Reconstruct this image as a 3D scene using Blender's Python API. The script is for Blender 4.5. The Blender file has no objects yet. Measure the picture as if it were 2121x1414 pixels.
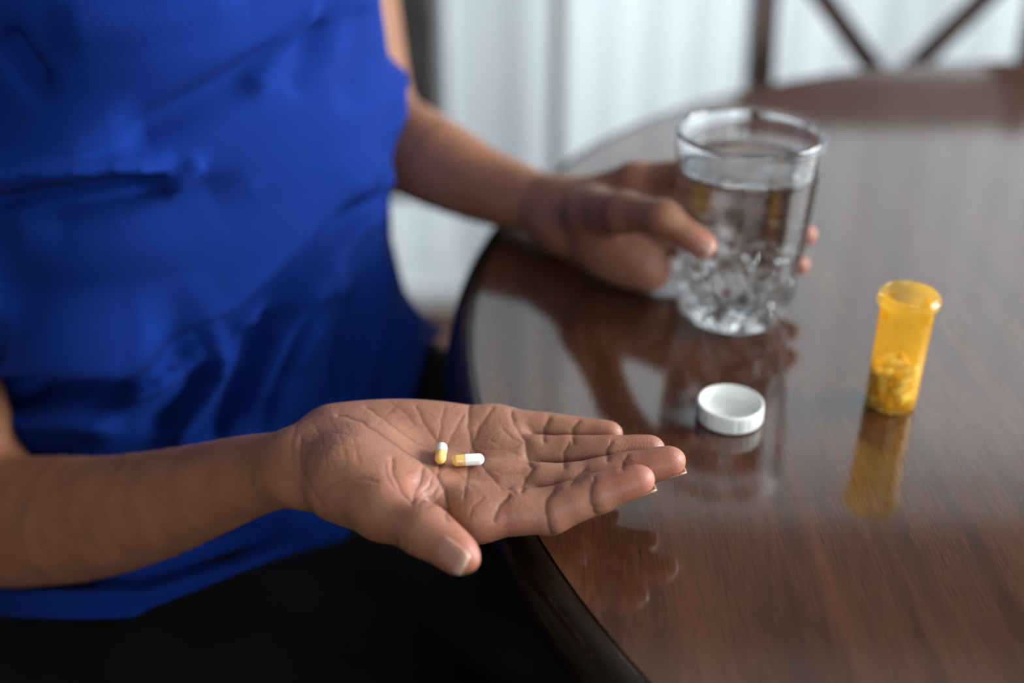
import bpy, bmesh, math, random
import numpy as np
from mathutils import Vector, Matrix

# ------------------------------------------------------------------ camera, world, light, exposure
S = bpy.context.scene
COL = S.collection
CAMZ, PITCH, FPX = 1.104, math.radians(29.5), 2400.0
IW, IH = 2121.0, 1414.0
cam_d = bpy.data.cameras.new('camera'); cam = bpy.data.objects.new('camera', cam_d); COL.objects.link(cam)
cam.location = (0, 0, CAMZ); cam.rotation_euler = (math.pi / 2 - PITCH, 0, 0)
cam_d.sensor_width = 36.0; cam_d.lens = FPX / IW * 36.0; cam_d.clip_start = 0.02
cam_d.dof.use_dof = True; cam_d.dof.focus_distance = 0.553; cam_d.dof.aperture_fstop = 2.3
cam_d.dof.aperture_blades = 0
S.camera = cam
S.view_settings.view_transform = 'Standard'; S.view_settings.look = 'None'
S.view_settings.gamma = 1.0; S.view_settings.use_curve_mapping = False
S.view_settings.exposure = 0.0
S.cycles.use_denoising = True
S.cycles.max_bounces = 14; S.cycles.transmission_bounces = 14; S.cycles.transparent_max_bounces = 12
S.cycles.diffuse_bounces = 5; S.cycles.glossy_bounces = 6
S.cycles.caustics_reflective = False; S.cycles.caustics_refractive = True
S.cycles.sample_clamp_indirect = 4.0; S.cycles.blur_glossy = 0.5

world = bpy.data.worlds.new('overcast_sky'); S.world = world; world.use_nodes = True
world.node_tree.nodes['Background'].inputs[0].default_value = (0.88, 0.94, 1.0, 1)
world.node_tree.nodes['Background'].inputs[1].default_value = 2.2

def area(name, loc, target, sx, sy, power, color):
    l = bpy.data.lights.new(name, 'AREA'); l.shape = 'RECTANGLE'; l.size = sx; l.size_y = sy
    l.energy = power; l.color = color
    o = bpy.data.objects.new(name, l); COL.objects.link(o); o.location = loc
    o.rotation_euler = (Vector(target) - Vector(loc)).to_track_quat('-Z', 'Y').to_euler()
    return o
# daylight entering through the room's windows (each lamp stands in the window opening, outside the glass)
area('daylight_right_window', (2.66, 0.75, 1.95), (1.0, 0.75, 1.45), 2.2, 1.8, 410, (0.96, 0.98, 1.0))
area('daylight_near_window', (0.55, -2.12, 1.75), (0.55, 0.0, 1.45), 1.7, 1.5, 36, (0.96, 0.98, 1.0))
area('daylight_patio_door', (0.8, 3.1, 2.2), (0.8, 0.0, 1.75), 5.0, 3.4, 185, (0.95, 0.975, 1.0))

# ------------------------------------------------------------------ helpers
CP, SP = math.cos(PITCH), math.sin(PITCH)
def ray(px, py):
    u = (px - IW / 2) / FPX; v = (py - IH / 2) / FPX
    return np.array([u, CP - v * SP, -SP - v * CP])
def at_depth(px, py, d):
    return np.array([0, 0, CAMZ]) + ray(px, py) * d
def at_z(px, py, z):
    r = ray(px, py); return np.array([0, 0, CAMZ]) + r * ((z - CAMZ) / r[2])
def to_px(P):
    q = P - np.array([0, 0, CAMZ])
    d = q[:, 1] * CP - q[:, 2] * SP
    up = q[:, 1] * SP + q[:, 2] * CP
    return np.stack([IW / 2 + FPX * q[:, 0] / d, IH / 2 - FPX * up / d], 1)

def smoothstep(a, b, x):
    t = np.clip((x - a) / (b - a), 0, 1); return t * t * (3 - 2 * t)

def tag(o, label=None, cat=None, group=None, kind=None):
    if label: o['label'] = label
    if cat: o['category'] = cat
    if group: o['group'] = group
    if kind: o['kind'] = kind
    return o
def empty(name, loc=(0, 0, 0), rz=0.0):
    o = bpy.data.objects.new(name, None); COL.objects.link(o)
    o.location = loc; o.rotation_euler = (0, 0, rz); o.empty_display_size = 0.05
    return o
def link(name, me, mat=None, parent=None, smooth=False):
    o = bpy.data.objects.new(name, me); COL.objects.link(o)
    if mat: me.materials.append(mat)
    if smooth: me.polygons.foreach_set('use_smooth', [True] * len(me.polygons))
    if parent: o.parent = parent
    return o
def from_bm(name, bm, mat=None, parent=None, smooth=False):
    me = bpy.data.meshes.new(name); bmesh.ops.recalc_face_normals(bm, faces=bm.faces[:])
    bm.to_mesh(me); bm.free(); return link(name, me, mat, parent, smooth)
def box(bm, x0, x1, y0, y1, z0, z1, bev=0.0):
    r = bmesh.ops.create_cube(bm, size=1.0)
    bmesh.ops.scale(bm, vec=(x1 - x0, y1 - y0, z1 - z0), verts=r['verts'])
    bmesh.ops.translate(bm, vec=((x0 + x1) / 2, (y0 + y1) / 2, (z0 + z1) / 2), verts=r['verts'])
    if bev:
        es = {e for v in r['verts'] for e in v.link_edges}
        bmesh.ops.bevel(bm, geom=list(es), offset=bev, segments=2, affect='EDGES', profile=0.5)
def boxo(name, b, mat, parent=None, bev=0.0):
    bm = bmesh.new(); box(bm, *b, bev=bev); return from_bm(name, bm, mat, parent)
def tube(bm, pts, rad, n=16, cap=True):
    """round bar through pts with a radius per point"""
    pts = [Vector(p) for p in pts]; rings = []
    up = Vector((0, 0, 1))
    for i, p in enumerate(pts):
        t = (pts[min(i + 1, len(pts) - 1)] - pts[max(i - 1, 0)]).normalized()
        ref = up if abs(t.dot(up)) < 0.95 else Vector((1, 0, 0))
        a = t.cross(ref).normalized(); b = t.cross(a)
        r = rad[i] if hasattr(rad, '__len__') else rad
        rings.append([bm.verts.new(p + a * (r * math.cos(k * 2 * math.pi / n)) + b * (r * math.sin(k * 2 * math.pi / n))) for k in range(n)])
    for A, B in zip(rings, rings[1:]):
        for k in range(n):
            bm.faces.new((A[k], A[(k + 1) % n], B[(k + 1) % n], B[k]))
    if cap:
        bm.faces.new(rings[0][::-1]); bm.faces.new(rings[-1])
def lathe(bm, prof, n=64, closed=False, rmod=None):
    """revolve (r,z) profile round z; r==0 makes a pole"""
    rings = []
    for (r, z) in prof:
        if r <= 1e-7: rings.append([bm.verts.new((0, 0, z))])
        else:
            ring = []
            for k in range(n):
                a = k * 2 * math.pi / n
                rr = r if rmod is None else rmod(r, z, a)
                ring.append(bm.verts.new((rr * math.cos(a), rr * math.sin(a), z)))
            rings.append(ring)
    prs = list(zip(rings, rings[1:]))
    if closed: prs.append((rings[-1], rings[0]))
    for A, B in prs:
        for k in range(n):
            k2 = (k + 1) % n
            if len(A) == 1 and len(B) == 1: continue
            if len(A) == 1: bm.faces.new((A[0], B[k2], B[k]))
            elif len(B) == 1: bm.faces.new((A[k], A[k2], B[0]))
            else: bm.faces.new((A[k], A[k2], B[k2], B[k]))

# ------------------------------------------------------------------ materials
def mat(name, color, rough=0.5, **kw):
    m = bpy.data.materials.new(name); m.use_nodes = True
    b = m.node_tree.nodes['Principled BSDF']
    b.inputs['Base Color'].default_value = (*color, 1); b.inputs['Roughness'].default_value = rough
    for k, v in kw.items(): b.inputs[k].default_value = v
    return m
class NT:
    def __init__(s, m): s.t = m.node_tree; s.b = s.t.nodes['Principled BSDF']
    def n(s, typ, **kw):
        x = s.t.nodes.new(typ)
        for k, v in kw.items():
            if k.startswith('i_'): x.inputs[k[2:].replace('_', ' ')].default_value = v
            else: setattr(x, k, v)
        return x
    def l(s, a, b): s.t.links.new(a, b)
    def ramp(s, fac, stops):
        r = s.n('ShaderNodeValToRGB'); e = r.color_ramp.elements
        while len(e) < len(stops): e.new(0.5)
        for el, (p, c) in zip(e, stops): el.position = p; el.color = (*c, 1) if len(c) == 3 else c
        s.l(fac, r.inputs[0]); return r.outputs[0]
    def coords(s, scale=(1, 1, 1), rot=(0, 0, 0), kind='Object'):
        tc = s.n('ShaderNodeTexCoord'); mp = s.n('ShaderNodeMapping')
        mp.inputs['Scale'].default_value = scale; mp.inputs['Rotation'].default_value = rot
        s.l(tc.outputs[kind], mp.inputs[0]); return mp.outputs[0]
    def noise(s, vec, scale, detail=4, rough=0.5, dist=0.0):
        x = s.n('ShaderNodeTexNoise'); x.inputs['Scale'].default_value = scale
        x.inputs['Detail'].default_value = detail; x.inputs['Roughness'].default_value = rough
        x.inputs['Distortion'].default_value = dist
        if vec is not None: s.l(vec, x.inputs['Vector'])
        return x.outputs['Fac']
    def bump(s, h, strength, dist, chain=None):
        b = s.n('ShaderNodeBump'); b.inputs['Strength'].default_value = strength; b.inputs['Distance'].default_value = dist
        s.l(h, b.inputs['Height'])
        if chain is not None: s.l(chain, b.inputs['Normal'])
        return b.outputs[0]
    def mix(s, fac, a, b, blend='MIX'):
        x = s.n('ShaderNodeMix', data_type='RGBA', blend_type=blend)
        for sock, v in ((x.inputs[0], fac), (x.inputs[6], a), (x.inputs[7], b)):
            if hasattr(v, 'default_value') or hasattr(v, 'links'): s.l(v, sock)
            else: sock.default_value = v if not isinstance(v, tuple) else (*v, 1)
        return x.outputs[2]
    def math(s, op, a, b=None):
        x = s.n('ShaderNodeMath', operation=op)
        for i, v in enumerate((a, b)):
            if v is None: continue
            if isinstance(v, (int, float)): x.inputs[i].default_value = v
            else: s.l(v, x.inputs[i])
        return x.outputs[0]

def wood(name, dark, mid, light, rough, scale, rot, coat=0.0, ior=1.5, bump=0.15, coat_rough=0.06):
    m = mat(name, mid, rough, **{'IOR': ior, 'Coat Weight': coat, 'Coat Roughness': coat_rough})
    t = NT(m)
    v = t.coords(scale=(scale, scale * 0.07, scale), rot=rot)
    v2 = t.coords(scale=(scale * 13, scale * 0.7, scale * 13), rot=rot)
    a = t.noise(v, 1.0, 5, 0.55, 0.6); b = t.noise(v2, 1.0, 3, 0.6, 0.2)
    s = t.math('ADD', t.math('MULTIPLY', a, 0.62), t.math('MULTIPLY', b, 0.38))
    c = t.ramp(s, [(0.34, dark), (0.5, mid), (0.66, light)])
    pores = t.ramp(b, [(0.27, (0.18, 0.16, 0.15)), (0.36, (1, 1, 1))])
    t.l(t.mix(0.6, c, pores, 'MULTIPLY'), t.b.inputs['Base Color'])
    nb = t.bump(b, bump, 0.0004)
    t.l(nb, t.b.inputs['Normal'])
    return m
GR = math.radians(-19)
M = {}
M['table'] = wood('dark_walnut_veneer', (0.030, 0.0098, 0.0045), (0.060, 0.0202, 0.0088), (0.088, 0.031, 0.0135), 0.40, 60, (0, 0, GR), coat=1.0, ior=1.5, bump=0.18, coat_rough=0.09)
M['table'].node_tree.nodes['Principled BSDF'].inputs['Coat IOR'].default_value = 1.8
M['table'].node_tree.nodes['Principled BSDF'].inputs['Specular IOR Level'].default_value = 0.05
M['table_edge'] = wood('dark_walnut_edge', (0.006, 0.003, 0.0025), (0.012, 0.006, 0.004), (0.020, 0.010, 0.006), 0.3, 30, (0, 0, 0.4), coat=0.45, ior=1.4, bump=0.08, coat_rough=0.06)
M['table_edge'].node_tree.nodes['Principled BSDF'].inputs['Specular IOR Level'].default_value = 0.1
M['chair'] = wood('espresso_wood', (0.020, 0.009, 0.007), (0.045, 0.021, 0.016), (0.070, 0.032, 0.024), 0.35, 22, (math.pi / 2, 0, 0), coat=0.3, bump=0.1)
M['seat'] = mat('dark_leather_seat', (0.012, 0.010, 0.010), 0.5)
M['cabinet'] = wood('charcoal_brown_wood', (0.045, 0.040, 0.038), (0.070, 0.063, 0.060), (0.092, 0.083, 0.080), 0.45, 14, (math.pi / 2, 0, 0), bump=0.1)
M['black_glass'] = mat('black_glass', (0.006, 0.006, 0.007), 0.12)
M['metal'] = mat('brushed_nickel', (0.55, 0.53, 0.5), 0.3, Metallic=1.0)
M['floor'] = wood('red_brown_floorboard', (0.060, 0.028, 0.020), (0.105, 0.050, 0.036), (0.145, 0.075, 0.055), 0.5, 12, (0, 0, 1.2), coat=0.0, bump=0.1)
M['floor'].node_tree.nodes['Principled BSDF'].inputs['Specular IOR Level'].default_value = 0.2

def plaster(name, c):
    m = mat(name, c, 0.7); t = NT(m); n = t.noise(t.coords(), 90, 4)
    t.l(t.mix(0.05, c, t.ramp(n, [(0.3, (0.8, 0.8, 0.8)), (0.7, (1, 1, 1))]), 'MULTIPLY'), t.b.inputs['Base Color'])
    t.l(t.bump(n, 0.08, 0.001), t.b.inputs['Normal']); return m
M['wall'] = plaster('dark_taupe_plaster', (0.11, 0.10, 0.09))
M['ceiling'] = plaster('white_ceiling', (0.66, 0.65, 0.63))
M['trim'] = plaster('white_gloss_trim', (0.70, 0.74, 0.75))

def translucent(name, col, trans):
    m = bpy.data.materials.new(name); m.use_nodes = True; t = m.node_tree; t.nodes.remove(t.nodes['Principled BSDF'])
    d = t.nodes.new('ShaderNodeBsdfDiffuse'); r = t.nodes.new('ShaderNodeBsdfTranslucent'); x = t.nodes.new('ShaderNodeMixShader')
    n = t.nodes.new('ShaderNodeTexNoise'); n.inputs['Scale'].default_value = 300
    tc = t.nodes.new('ShaderNodeTexCoord'); t.links.new(tc.outputs['Object'], n.inputs['Vector'])
    rp = t.nodes.new('ShaderNodeValToRGB'); rp.color_ramp.elements[0].color = (*[c * 0.92 for c in col], 1); rp.color_ramp.elements[1].color = (*col, 1)
    t.links.new(n.outputs['Fac'], rp.inputs[0])
    for s in (d, r): t.links.new(rp.outputs[0], s.inputs['Color'])
    x.inputs[0].default_value = trans
    t.links.new(d.outputs[0], x.inputs[1]); t.links.new(r.outputs[0], x.inputs[2])
    t.links.new(x.outputs[0], t.nodes['Material Output'].inputs[0]); return m
M['blind'] = translucent('white_blind_fabric', (0.86, 0.90, 0.93), 0.5)
def window_glass(name):
    m = bpy.data.materials.new(name); m.use_nodes = True; t = m.node_tree; t.nodes.remove(t.nodes['Principled BSDF'])
    a = t.nodes.new('ShaderNodeBsdfTransparent'); a.inputs[0].default_value = (0.95, 0.97, 0.97, 1)
    g = t.nodes.new('ShaderNodeBsdfGlossy'); g.inputs['Roughness'].default_value = 0.02
    f = t.nodes.new('ShaderNodeFresnel'); x = t.nodes.new('ShaderNodeMixShader')
    t.links.new(f.outputs[0], x.inputs[0]); t.links.new(a.outputs[0], x.inputs[1]); t.links.new(g.outputs[0], x.inputs[2])
    t.links.new(x.outputs[0], t.nodes['Material Output'].inputs[0]); return m
M['pane'] = window_glass('window_pane_glass')
M['glass'] = mat('clear_glass', (1, 1, 1), 0.0, **{'Transmission Weight': 1.0, 'IOR': 1.5})
M['water'] = mat('water', (1, 1, 1), 0.0, **{'Transmission Weight': 1.0, 'IOR': 1.333})
def tinted_plastic(name, tint, diff, wd):
    m = bpy.data.materials.new(name); m.use_nodes = True; t = m.node_tree; t.nodes.remove(t.nodes['Principled BSDF'])
    a = t.nodes.new('ShaderNodeBsdfTransparent'); a.inputs[0].default_value = (*tint, 1)
    d = t.nodes.new('ShaderNodeBsdfTranslucent'); d.inputs[0].default_value = (*diff, 1)
    d2 = t.nodes.new('ShaderNodeBsdfDiffuse'); d2.inputs[0].default_value = (*diff, 1)
    g = t.nodes.new('ShaderNodeBsdfGlossy'); g.inputs['Roughness'].default_value = 0.08
    lw = t.nodes.new('ShaderNodeLayerWeight'); lw.inputs[0].default_value = 0.35
    p4 = t.nodes.new('ShaderNodeMath'); p4.operation = 'POWER'; p4.inputs[1].default_value = 3.0; t.links.new(lw.outputs['Facing'], p4.inputs[0])
    f = t.nodes.new('ShaderNodeMath'); f.operation = 'MULTIPLY_ADD'; f.inputs[1].default_value = 0.5; f.inputs[2].default_value = 0.03; t.links.new(p4.outputs[0], f.inputs[0])
    x0 = t.nodes.new('ShaderNodeMixShader'); x0.inputs[0].default_value = 0.4
    x1 = t.nodes.new('ShaderNodeMixShader'); x1.inputs[0].default_value = wd; x2 = t.nodes.new('ShaderNodeMixShader')
    t.links.new(d.outputs[0], x0.inputs[1]); t.links.new(d2.outputs[0], x0.inputs[2])
    t.links.new(a.outputs[0], x1.inputs[1]); t.links.new(x0.outputs[0], x1.inputs[2])
    t.links.new(f.outputs[0], x2.inputs[0]); t.links.new(x1.outputs[0], x2.inputs[1]); t.links.new(g.outputs[0], x2.inputs[2])
    t.links.new(x2.outputs[0], t.nodes['Material Output'].inputs[0]); return m
M['amber'] = tinted_plastic('amber_plastic', (0.99, 0.94, 0.68), (1.0, 0.60, 0.06), 0.27)
M['white_plastic'] = mat('white_plastic', (0.82, 0.84, 0.83), 0.32, **{'Subsurface Weight': 0.15, 'Subsurface Radius': (0.003, 0.003, 0.003), 'Subsurface Scale': 0.5})
M['cap_white'] = mat('capsule_white_gelatin', (0.83, 0.84, 0.77), 0.22, **{'Subsurface Weight': 0.15, 'Subsurface Scale': 0.002})
M['cap_yellow'] = mat('capsule_yellow_gelatin', (0.86, 0.56, 0.17), 0.22, **{'Subsurface Weight': 0.15, 'Subsurface Scale': 0.002})
M['ink'] = mat('capsule_ink', (0.10, 0.07, 0.02), 0.5)
def nail_mat():
    m = mat('fingernail', (0.42, 0.20, 0.15), 0.28, **{'Subsurface Weight': 0.1, 'Subsurface Scale': 0.002})
    t = NT(m); at = t.n('ShaderNodeAttribute', attribute_name='free_edge')
    t.l(t.mix(at.outputs['Fac'], (0.40, 0.19, 0.14), (0.56, 0.36, 0.27)), t.b.inputs['Base Color']); return m
M['nail'] = nail_mat()

def skin_mat():
    m = mat('brown_skin', (0.2, 0.09, 0.05), 0.42, **{'Subsurface Weight': 0.12, 'Subsurface Radius': (1.0, 0.35, 0.2), 'Subsurface Scale': 0.004})
    t = NT(m)
    at = t.n('ShaderNodeVertexColor', layer_name='skin'); sp = t.n('ShaderNodeSeparateColor'); t.l(at.outputs['Color'], sp.inputs[0])
    palm, crease, red = sp.outputs
    o = t.coords()
    n1 = t.noise(o, 55, 4); n2 = t.noise(o, 420, 3, 0.6)
    dorsal = t.ramp(n1, [(0.3, (0.240, 0.096, 0.046)), (0.7, (0.315, 0.130, 0.064))])
    dorsal = t.mix(t.math('MULTIPLY', n2, 0.35), dorsal, (0.085, 0.038, 0.022))
    palmc = t.ramp(n1, [(0.3, (0.265, 0.108, 0.063)), (0.7, (0.325, 0.142, 0.087))])
    c = t.mix(palm, dorsal, palmc)
    c = t.mix(red, c, (0.38, 0.118, 0.080))
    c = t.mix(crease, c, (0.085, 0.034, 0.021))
    t.l(c, t.b.inputs['Base Color'])
    vor = t.n('ShaderNodeTexVoronoi', feature='DISTANCE_TO_EDGE'); vor.inputs['Scale'].default_value = 620
    wv = t.noise(o, 120, 2)
    vc = t.n('ShaderNodeVectorMath', operation='ADD'); sc = t.n('ShaderNodeVectorMath', operation='SCALE'); sc.inputs['Scale'].default_value = 0.006
    cmb = t.n('ShaderNodeCombineXYZ'); 
    for i in range(3): t.l(wv, cmb.inputs[i])
    t.l(cmb.outputs[0], sc.inputs[0]); t.l(o, vc.inputs[0]); t.l(sc.outputs[0], vc.inputs[1]); t.l(vc.outputs[0], vor.inputs['Vector'])
    b1 = t.bump(vor.outputs['Distance'], 0.25, 0.0006)
    b2 = t.bump(t.noise(o, 900, 3, 0.6), 0.22, 0.0006, b1)
    t.l(b2, t.b.inputs['Normal'])
    t.l(t.ramp(n2, [(0.3, (0.46,) * 3), (0.7, (0.60,) * 3)]), t.b.inputs['Roughness'])
    return m
M['skin'] = skin_mat()

def fabric(name, c1, c2, sheen, knit=2600):
    m = mat(name, c1, 0.85, **{'Sheen Weight': sheen, 'Sheen Roughness': 0.4, 'Specular IOR Level': 0.12})
    m.node_tree.nodes['Principled BSDF'].inputs['Sheen Tint'].default_value = (c2[0] * 2 + .1, c2[1] * 2 + .15, min(1, c2[2] * 2 + .2), 1)
    t = NT(m); o = t.coords()
    w = t.n('ShaderNodeTexWave', wave_type='BANDS', bands_direction='DIAGONAL'); w.inputs['Scale'].default_value = 330
    w.inputs['Distortion'].default_value = 2.5; w.inputs['Detail'].default_value = 2; w.inputs['Detail Scale'].default_value = 3
    t.l(o, w.inputs['Vector'])
    n = t.noise(o, 900, 3, 0.7); n3 = t.noise(o, 60, 3)
    f = t.math('ADD', t.math('MULTIPLY', w.outputs['Fac'], 0.5), t.math('MULTIPLY', n, 0.5))
    c = t.mix(f, c1, c2); t.l(t.mix(t.math('MULTIPLY', n3, 0.25), c, c1), t.b.inputs['Base Color'])
    t.l(t.bump(f, 0.6, 0.0009), t.b.inputs['Normal']); return m
M['shirt'] = fabric('royal_blue_jersey', (0.0014, 0.014, 0.125), (0.0036, 0.032, 0.240), 0.025)
M['trousers'] = fabric('black_twill', (0.004, 0.004, 0.005), (0.008, 0.008, 0.009), 0.0)
M['shoe'] = mat('black_shoe_leather', (0.01, 0.01, 0.01), 0.45)

# ------------------------------------------------------------------ room
TZ = 0.75
X0, X1, Y0, Y1, ZC = -1.9, 2.4, -1.9, 2.2, 2.55
def struct(name, b, m, bev=0.0): return tag(boxo(name, b, m, None, bev), kind='structure')
struct('floor', (X0 - .15, X1 + .15, Y0 - .15, Y1 + .15, -0.1, 0), M['floor'])
struct('ceiling', (X0 - .15, X1 + .15, Y0 - .15, Y1 + .15, ZC, ZC + 0.1), M['ceiling'])
struct('wall_left', (X0 - .12, X0, Y0 - .12, Y1 + .12, 0, ZC), M['wall'])
def wall_with_hole(name, axis, pos, thick, lo, hi, h0, h1, zb, zt, m):
    bm = bmesh.new()
    def bx(a0, a1, z0, z1):
        if a1 - a0 < 1e-4 or z1 - z0 < 1e-4: return
        if axis == 'x': box(bm, a0, a1, pos, pos + thick, z0, z1)
        else: box(bm, pos, pos + thick, a0, a1, z0, z1)
    bx(lo, h0, 0, ZC); bx(h1, hi, 0, ZC); bx(h0, h1, 0, zb); bx(h0, h1, zt, ZC)
    return tag(from_bm(name, bm, m), kind='structure')
D0, D1, DZ = -0.55, 2.02, 1.97
wall_with_hole('wall_back', 'x', Y1, 0.12, X0, X1, D0, D1, 0.0, DZ, M['wall'])
wall_with_hole('wall_right', 'y', X1, -0.12 + 0.24, Y0, Y1, -0.2, 1.7, 0.8, 2.3, M['wall'])
wall_with_hole('wall_front', 'x', Y0 - .12, 0.12, X0, X1, -0.3, 1.4, 0.8, 2.3, M['wall'])
def window(name, axis, pos, a0, a1, z0, z1, nmull=1):
    w = empty(name, ((a0 + a1) / 2, pos, z0) if axis == 'x' else (pos, (a0 + a1) / 2, z0)); tag(w, kind='structure')
    hw = (a1 - a0) / 2; H = z1 - z0
    def part(nm, u0, u1, t0, t1, q0, q1, m):
        b = (u0, u1, t0, t1, q0, q1) if axis == 'x' else (t0, t1, u0, u1, q0, q1)
        return boxo(nm, b, m, w, 0.003 if m is not M['pane'] else 0)
    part('jamb', -hw, -hw + .05, -.03, .03, 0, H, M['trim']); part('jamb', hw - .05, hw, -.03, .03, 0, H, M['trim'])
    part('window_sill', -hw + .05, hw - .05, -.03, .03, 0, .05, M['trim']); part('head_rail', -hw + .05, hw - .05, -.03, .03, H - .05, H, M['trim'])
    edges = [-hw + .05 + (2 * hw - .1) * i / (nmull + 1) for i in range(nmull + 2)]
    for e in edges[1:-1]: part('mullion', e - .02, e + .02, -.025, .025, .05, H - .05, M['trim'])
    for i in range(nmull + 1):
        part('pane', edges[i] + (.02 if i else 0), edges[i + 1] - (.02 if i < nmull else 0), -.003, .003, .05, H - .05, M['pane'])
    return w
window('window_1', 'x', Y1 + .06, D0, D1, 0.0, DZ, 1)          # patio door
pd = bpy.data.objects['window_1']
boxo('mullion', (-.045 - .735, .035 - .735, -.028, .028, .051, DZ - .051), M['trim'], pd, 0.003)  # extra post added behind the blind to block light and dim those slats
window('window_2', 'y', X1 + .06, -0.2, 1.7, 0.8, 2.3, 1)
window('window_3', 'x', Y0 - .06, -0.3, 1.4, 0.8, 2.3, 1)
struct('trim_1', (D0 - .10, D0, Y1 - .03, Y1 - .001, 0, DZ - .001), M['trim'], 0.004)
struct('trim_2', (D0 - .10, D1 + .12, Y1 - .03, Y1 - .001, DZ, DZ + .1), M['trim'], 0.004)
struct('trim_3', (D1, D1 + .12, Y1 - .03, Y1 - .001, 0, DZ - .001), M['trim'], 0.004)
struct('shadow_edge_strip', (0.071, 0.092, Y1 - .16, Y1 - .13, 0, DZ), mat('shadow_edge_grey', (0.20, 0.215, 0.205), 0.5), 0.003)  # slim strip before the blind, coloured dark to stand in for a shadowed edge
struct('baseboard_back', (X0 + .016, D0 - .101, Y1 - .016, Y1 - .001, 0.0, 0.07), M['trim'], 0.003)
struct('trim_5', (D0, D1, Y1 - .115, Y1 - .035, 0.0, 0.045), M['trim'], 0.003)
struct('baseboard_left', (X0 + .001, X0 + .015, Y0, Y1 - .001, 0.0, 0.07), M['trim'], 0.003)

# vertical blind: head rail with hanging translucent slats
bl = empty('vertical_blind', ((D0 + D1) / 2, Y1 - .075, 2.0))
tag(bl, 'white vertical blind drawn across the bright patio door', 'blind')
boxo('head_rail', (-(D1 - D0) / 2 - .02, (D1 - D0) / 2 + .05, -.025, .025, 0.0, .045), M['trim'], bl, 0.003)
bm = bmesh.new(); pr = 9
vs = []
for i in range(pr + 1):
    u = -0.0505 + 0.101 * i / pr; bow = 0.006 * (1 - (2 * i / pr - 1) ** 2)
    vs.append([bm.verts.new((u, -bow, z)) for z in (-1.945, -0.006)])
for a, b in zip(vs, vs[1:]): bm.faces.new((a[0], b[0], b[1], a[1]))
slat_me = bpy.data.meshes.new('slat'); bm.to_mesh(slat_me); bm.free(); slat_me.materials.append(M['blind'])
slat_me.polygons.foreach_set('use_smooth', [True] * len(slat_me.polygons))
rng = random.Random(5)
slat_x = [-.485 + .086 * i for i in range(30)]
for i, sx in enumerate(slat_x):
    o = bpy.data.objects.new('slat', slat_me); COL.objects.link(o); o.parent = bl
    o.location = (sx - (D0 + D1) / 2, 0, 0); o.rotation_euler = (0, 0, math.radians(-7 + rng.uniform(-1.5, 1.5)))

# dark wall cabinet at the left, seen beside the shirt
cb = empty('display_cabinet', (-0.405, 1.95, 0)); tag(cb, 'dark brown cabinet with black glass doors behind the person', 'cabinet')
CW = 0.295
boxo('plinth', (-CW + .02, .10, -.22, -.02, 0, .40), M['cabinet'], cb, 0.004)
boxo('body', (-CW, CW, -.24, 0, .401, 1.75), M['cabinet'], cb, 0.004)
for s in (-1, 1):
    xa, xb = sorted((s * .001, s * (CW - .002))); bm = bmesh.new()
    box(bm, xa, xb, -.262, -.2405, .403, .52, .003); box(bm, xa, xb, -.262, -.2405, 1.65, 1.75, .003)
    box(bm, xa, xa + .058, -.262, -.2405, .52, 1.65, .003); box(bm, xb - .058, xb, -.262, -.2405, .52, 1.65, .003)
    door = from_bm('door', bm, M['cabinet'], cb)
    boxo('glass_panel', (xa + .0585, xb - .0585, -.252, -.2425, .5205, 1.6495), M['black_glass'], door)
    bm = bmesh.new(); tube(bm, [(s * .03, -.264, .92), (s * .03, -.28, .92), (s * .03, -.28, 1.08), (s * .03, -.264, 1.08)], 0.005, 10); from_bm('handle', bm, M['metal'], door, True)

# ------------------------------------------------------------------ round table
TC = (0.573, 0.643); TR = 0.609
tb = empty('round_table', (TC[0], TC[1], 0)); tag(tb, 'large round dark brown polished wooden table', 'table')
bm = bmesh.new(); lathe(bm, [(0, .718), (TR - .02, .718), (TR - .012, TZ), (0, TZ)], 192)
for f in bm.faces: f.smooth = False
from_bm('tabletop', bm, M['table'], tb)
prof = [(TR - .03, .716)]
for a in range(-90, 91, 15):
    prof.append((TR - .009 + .016 * math.cos(math.radians(a)) * .9, .7335 + .0165 * math.sin(math.radians(a)) - (0 if a < 80 else .0005)))
prof += [(TR - .0125, TZ - .0006), (TR - .019, .7175)]
bm = bmesh.new(); lathe(bm, prof, 192, closed=True); from_bm('edge_moulding', bm, M['table_edge'], tb, True)
bm = bmesh.new(); lathe(bm, [(TR - .10, .64), (TR - .08, .64), (TR - .08, .7155), (TR - .10, .7155)], 128, closed=True); from_bm('apron', bm, M['table_edge'], tb)
bm = bmesh.new(); lathe(bm, [(0, .12), (.09, .12), (.1, .16), (.075, .2), (.05, .3), (.062, .42), (.085, .5), (.06, .56), (.055, .6), (.16, .65), (.16, .7155), (0, .7155)], 48); from_bm('pedestal', bm, M['table_edge'], tb, True)
for k in range(4):
    a = math.radians(45 + 90 * k); bm = bmesh.new()
    tube(bm, [(math.cos(a) * .06, math.sin(a) * .06, .17), (math.cos(a) * .2, math.sin(a) * .2, .15), (math.cos(a) * .34, math.sin(a) * .34, .07), (math.cos(a) * .42, math.sin(a) * .42, .03)], [.05, .04, .033, .03], 14)
    from_bm('foot', bm, M['table_edge'], tb, True)

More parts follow.
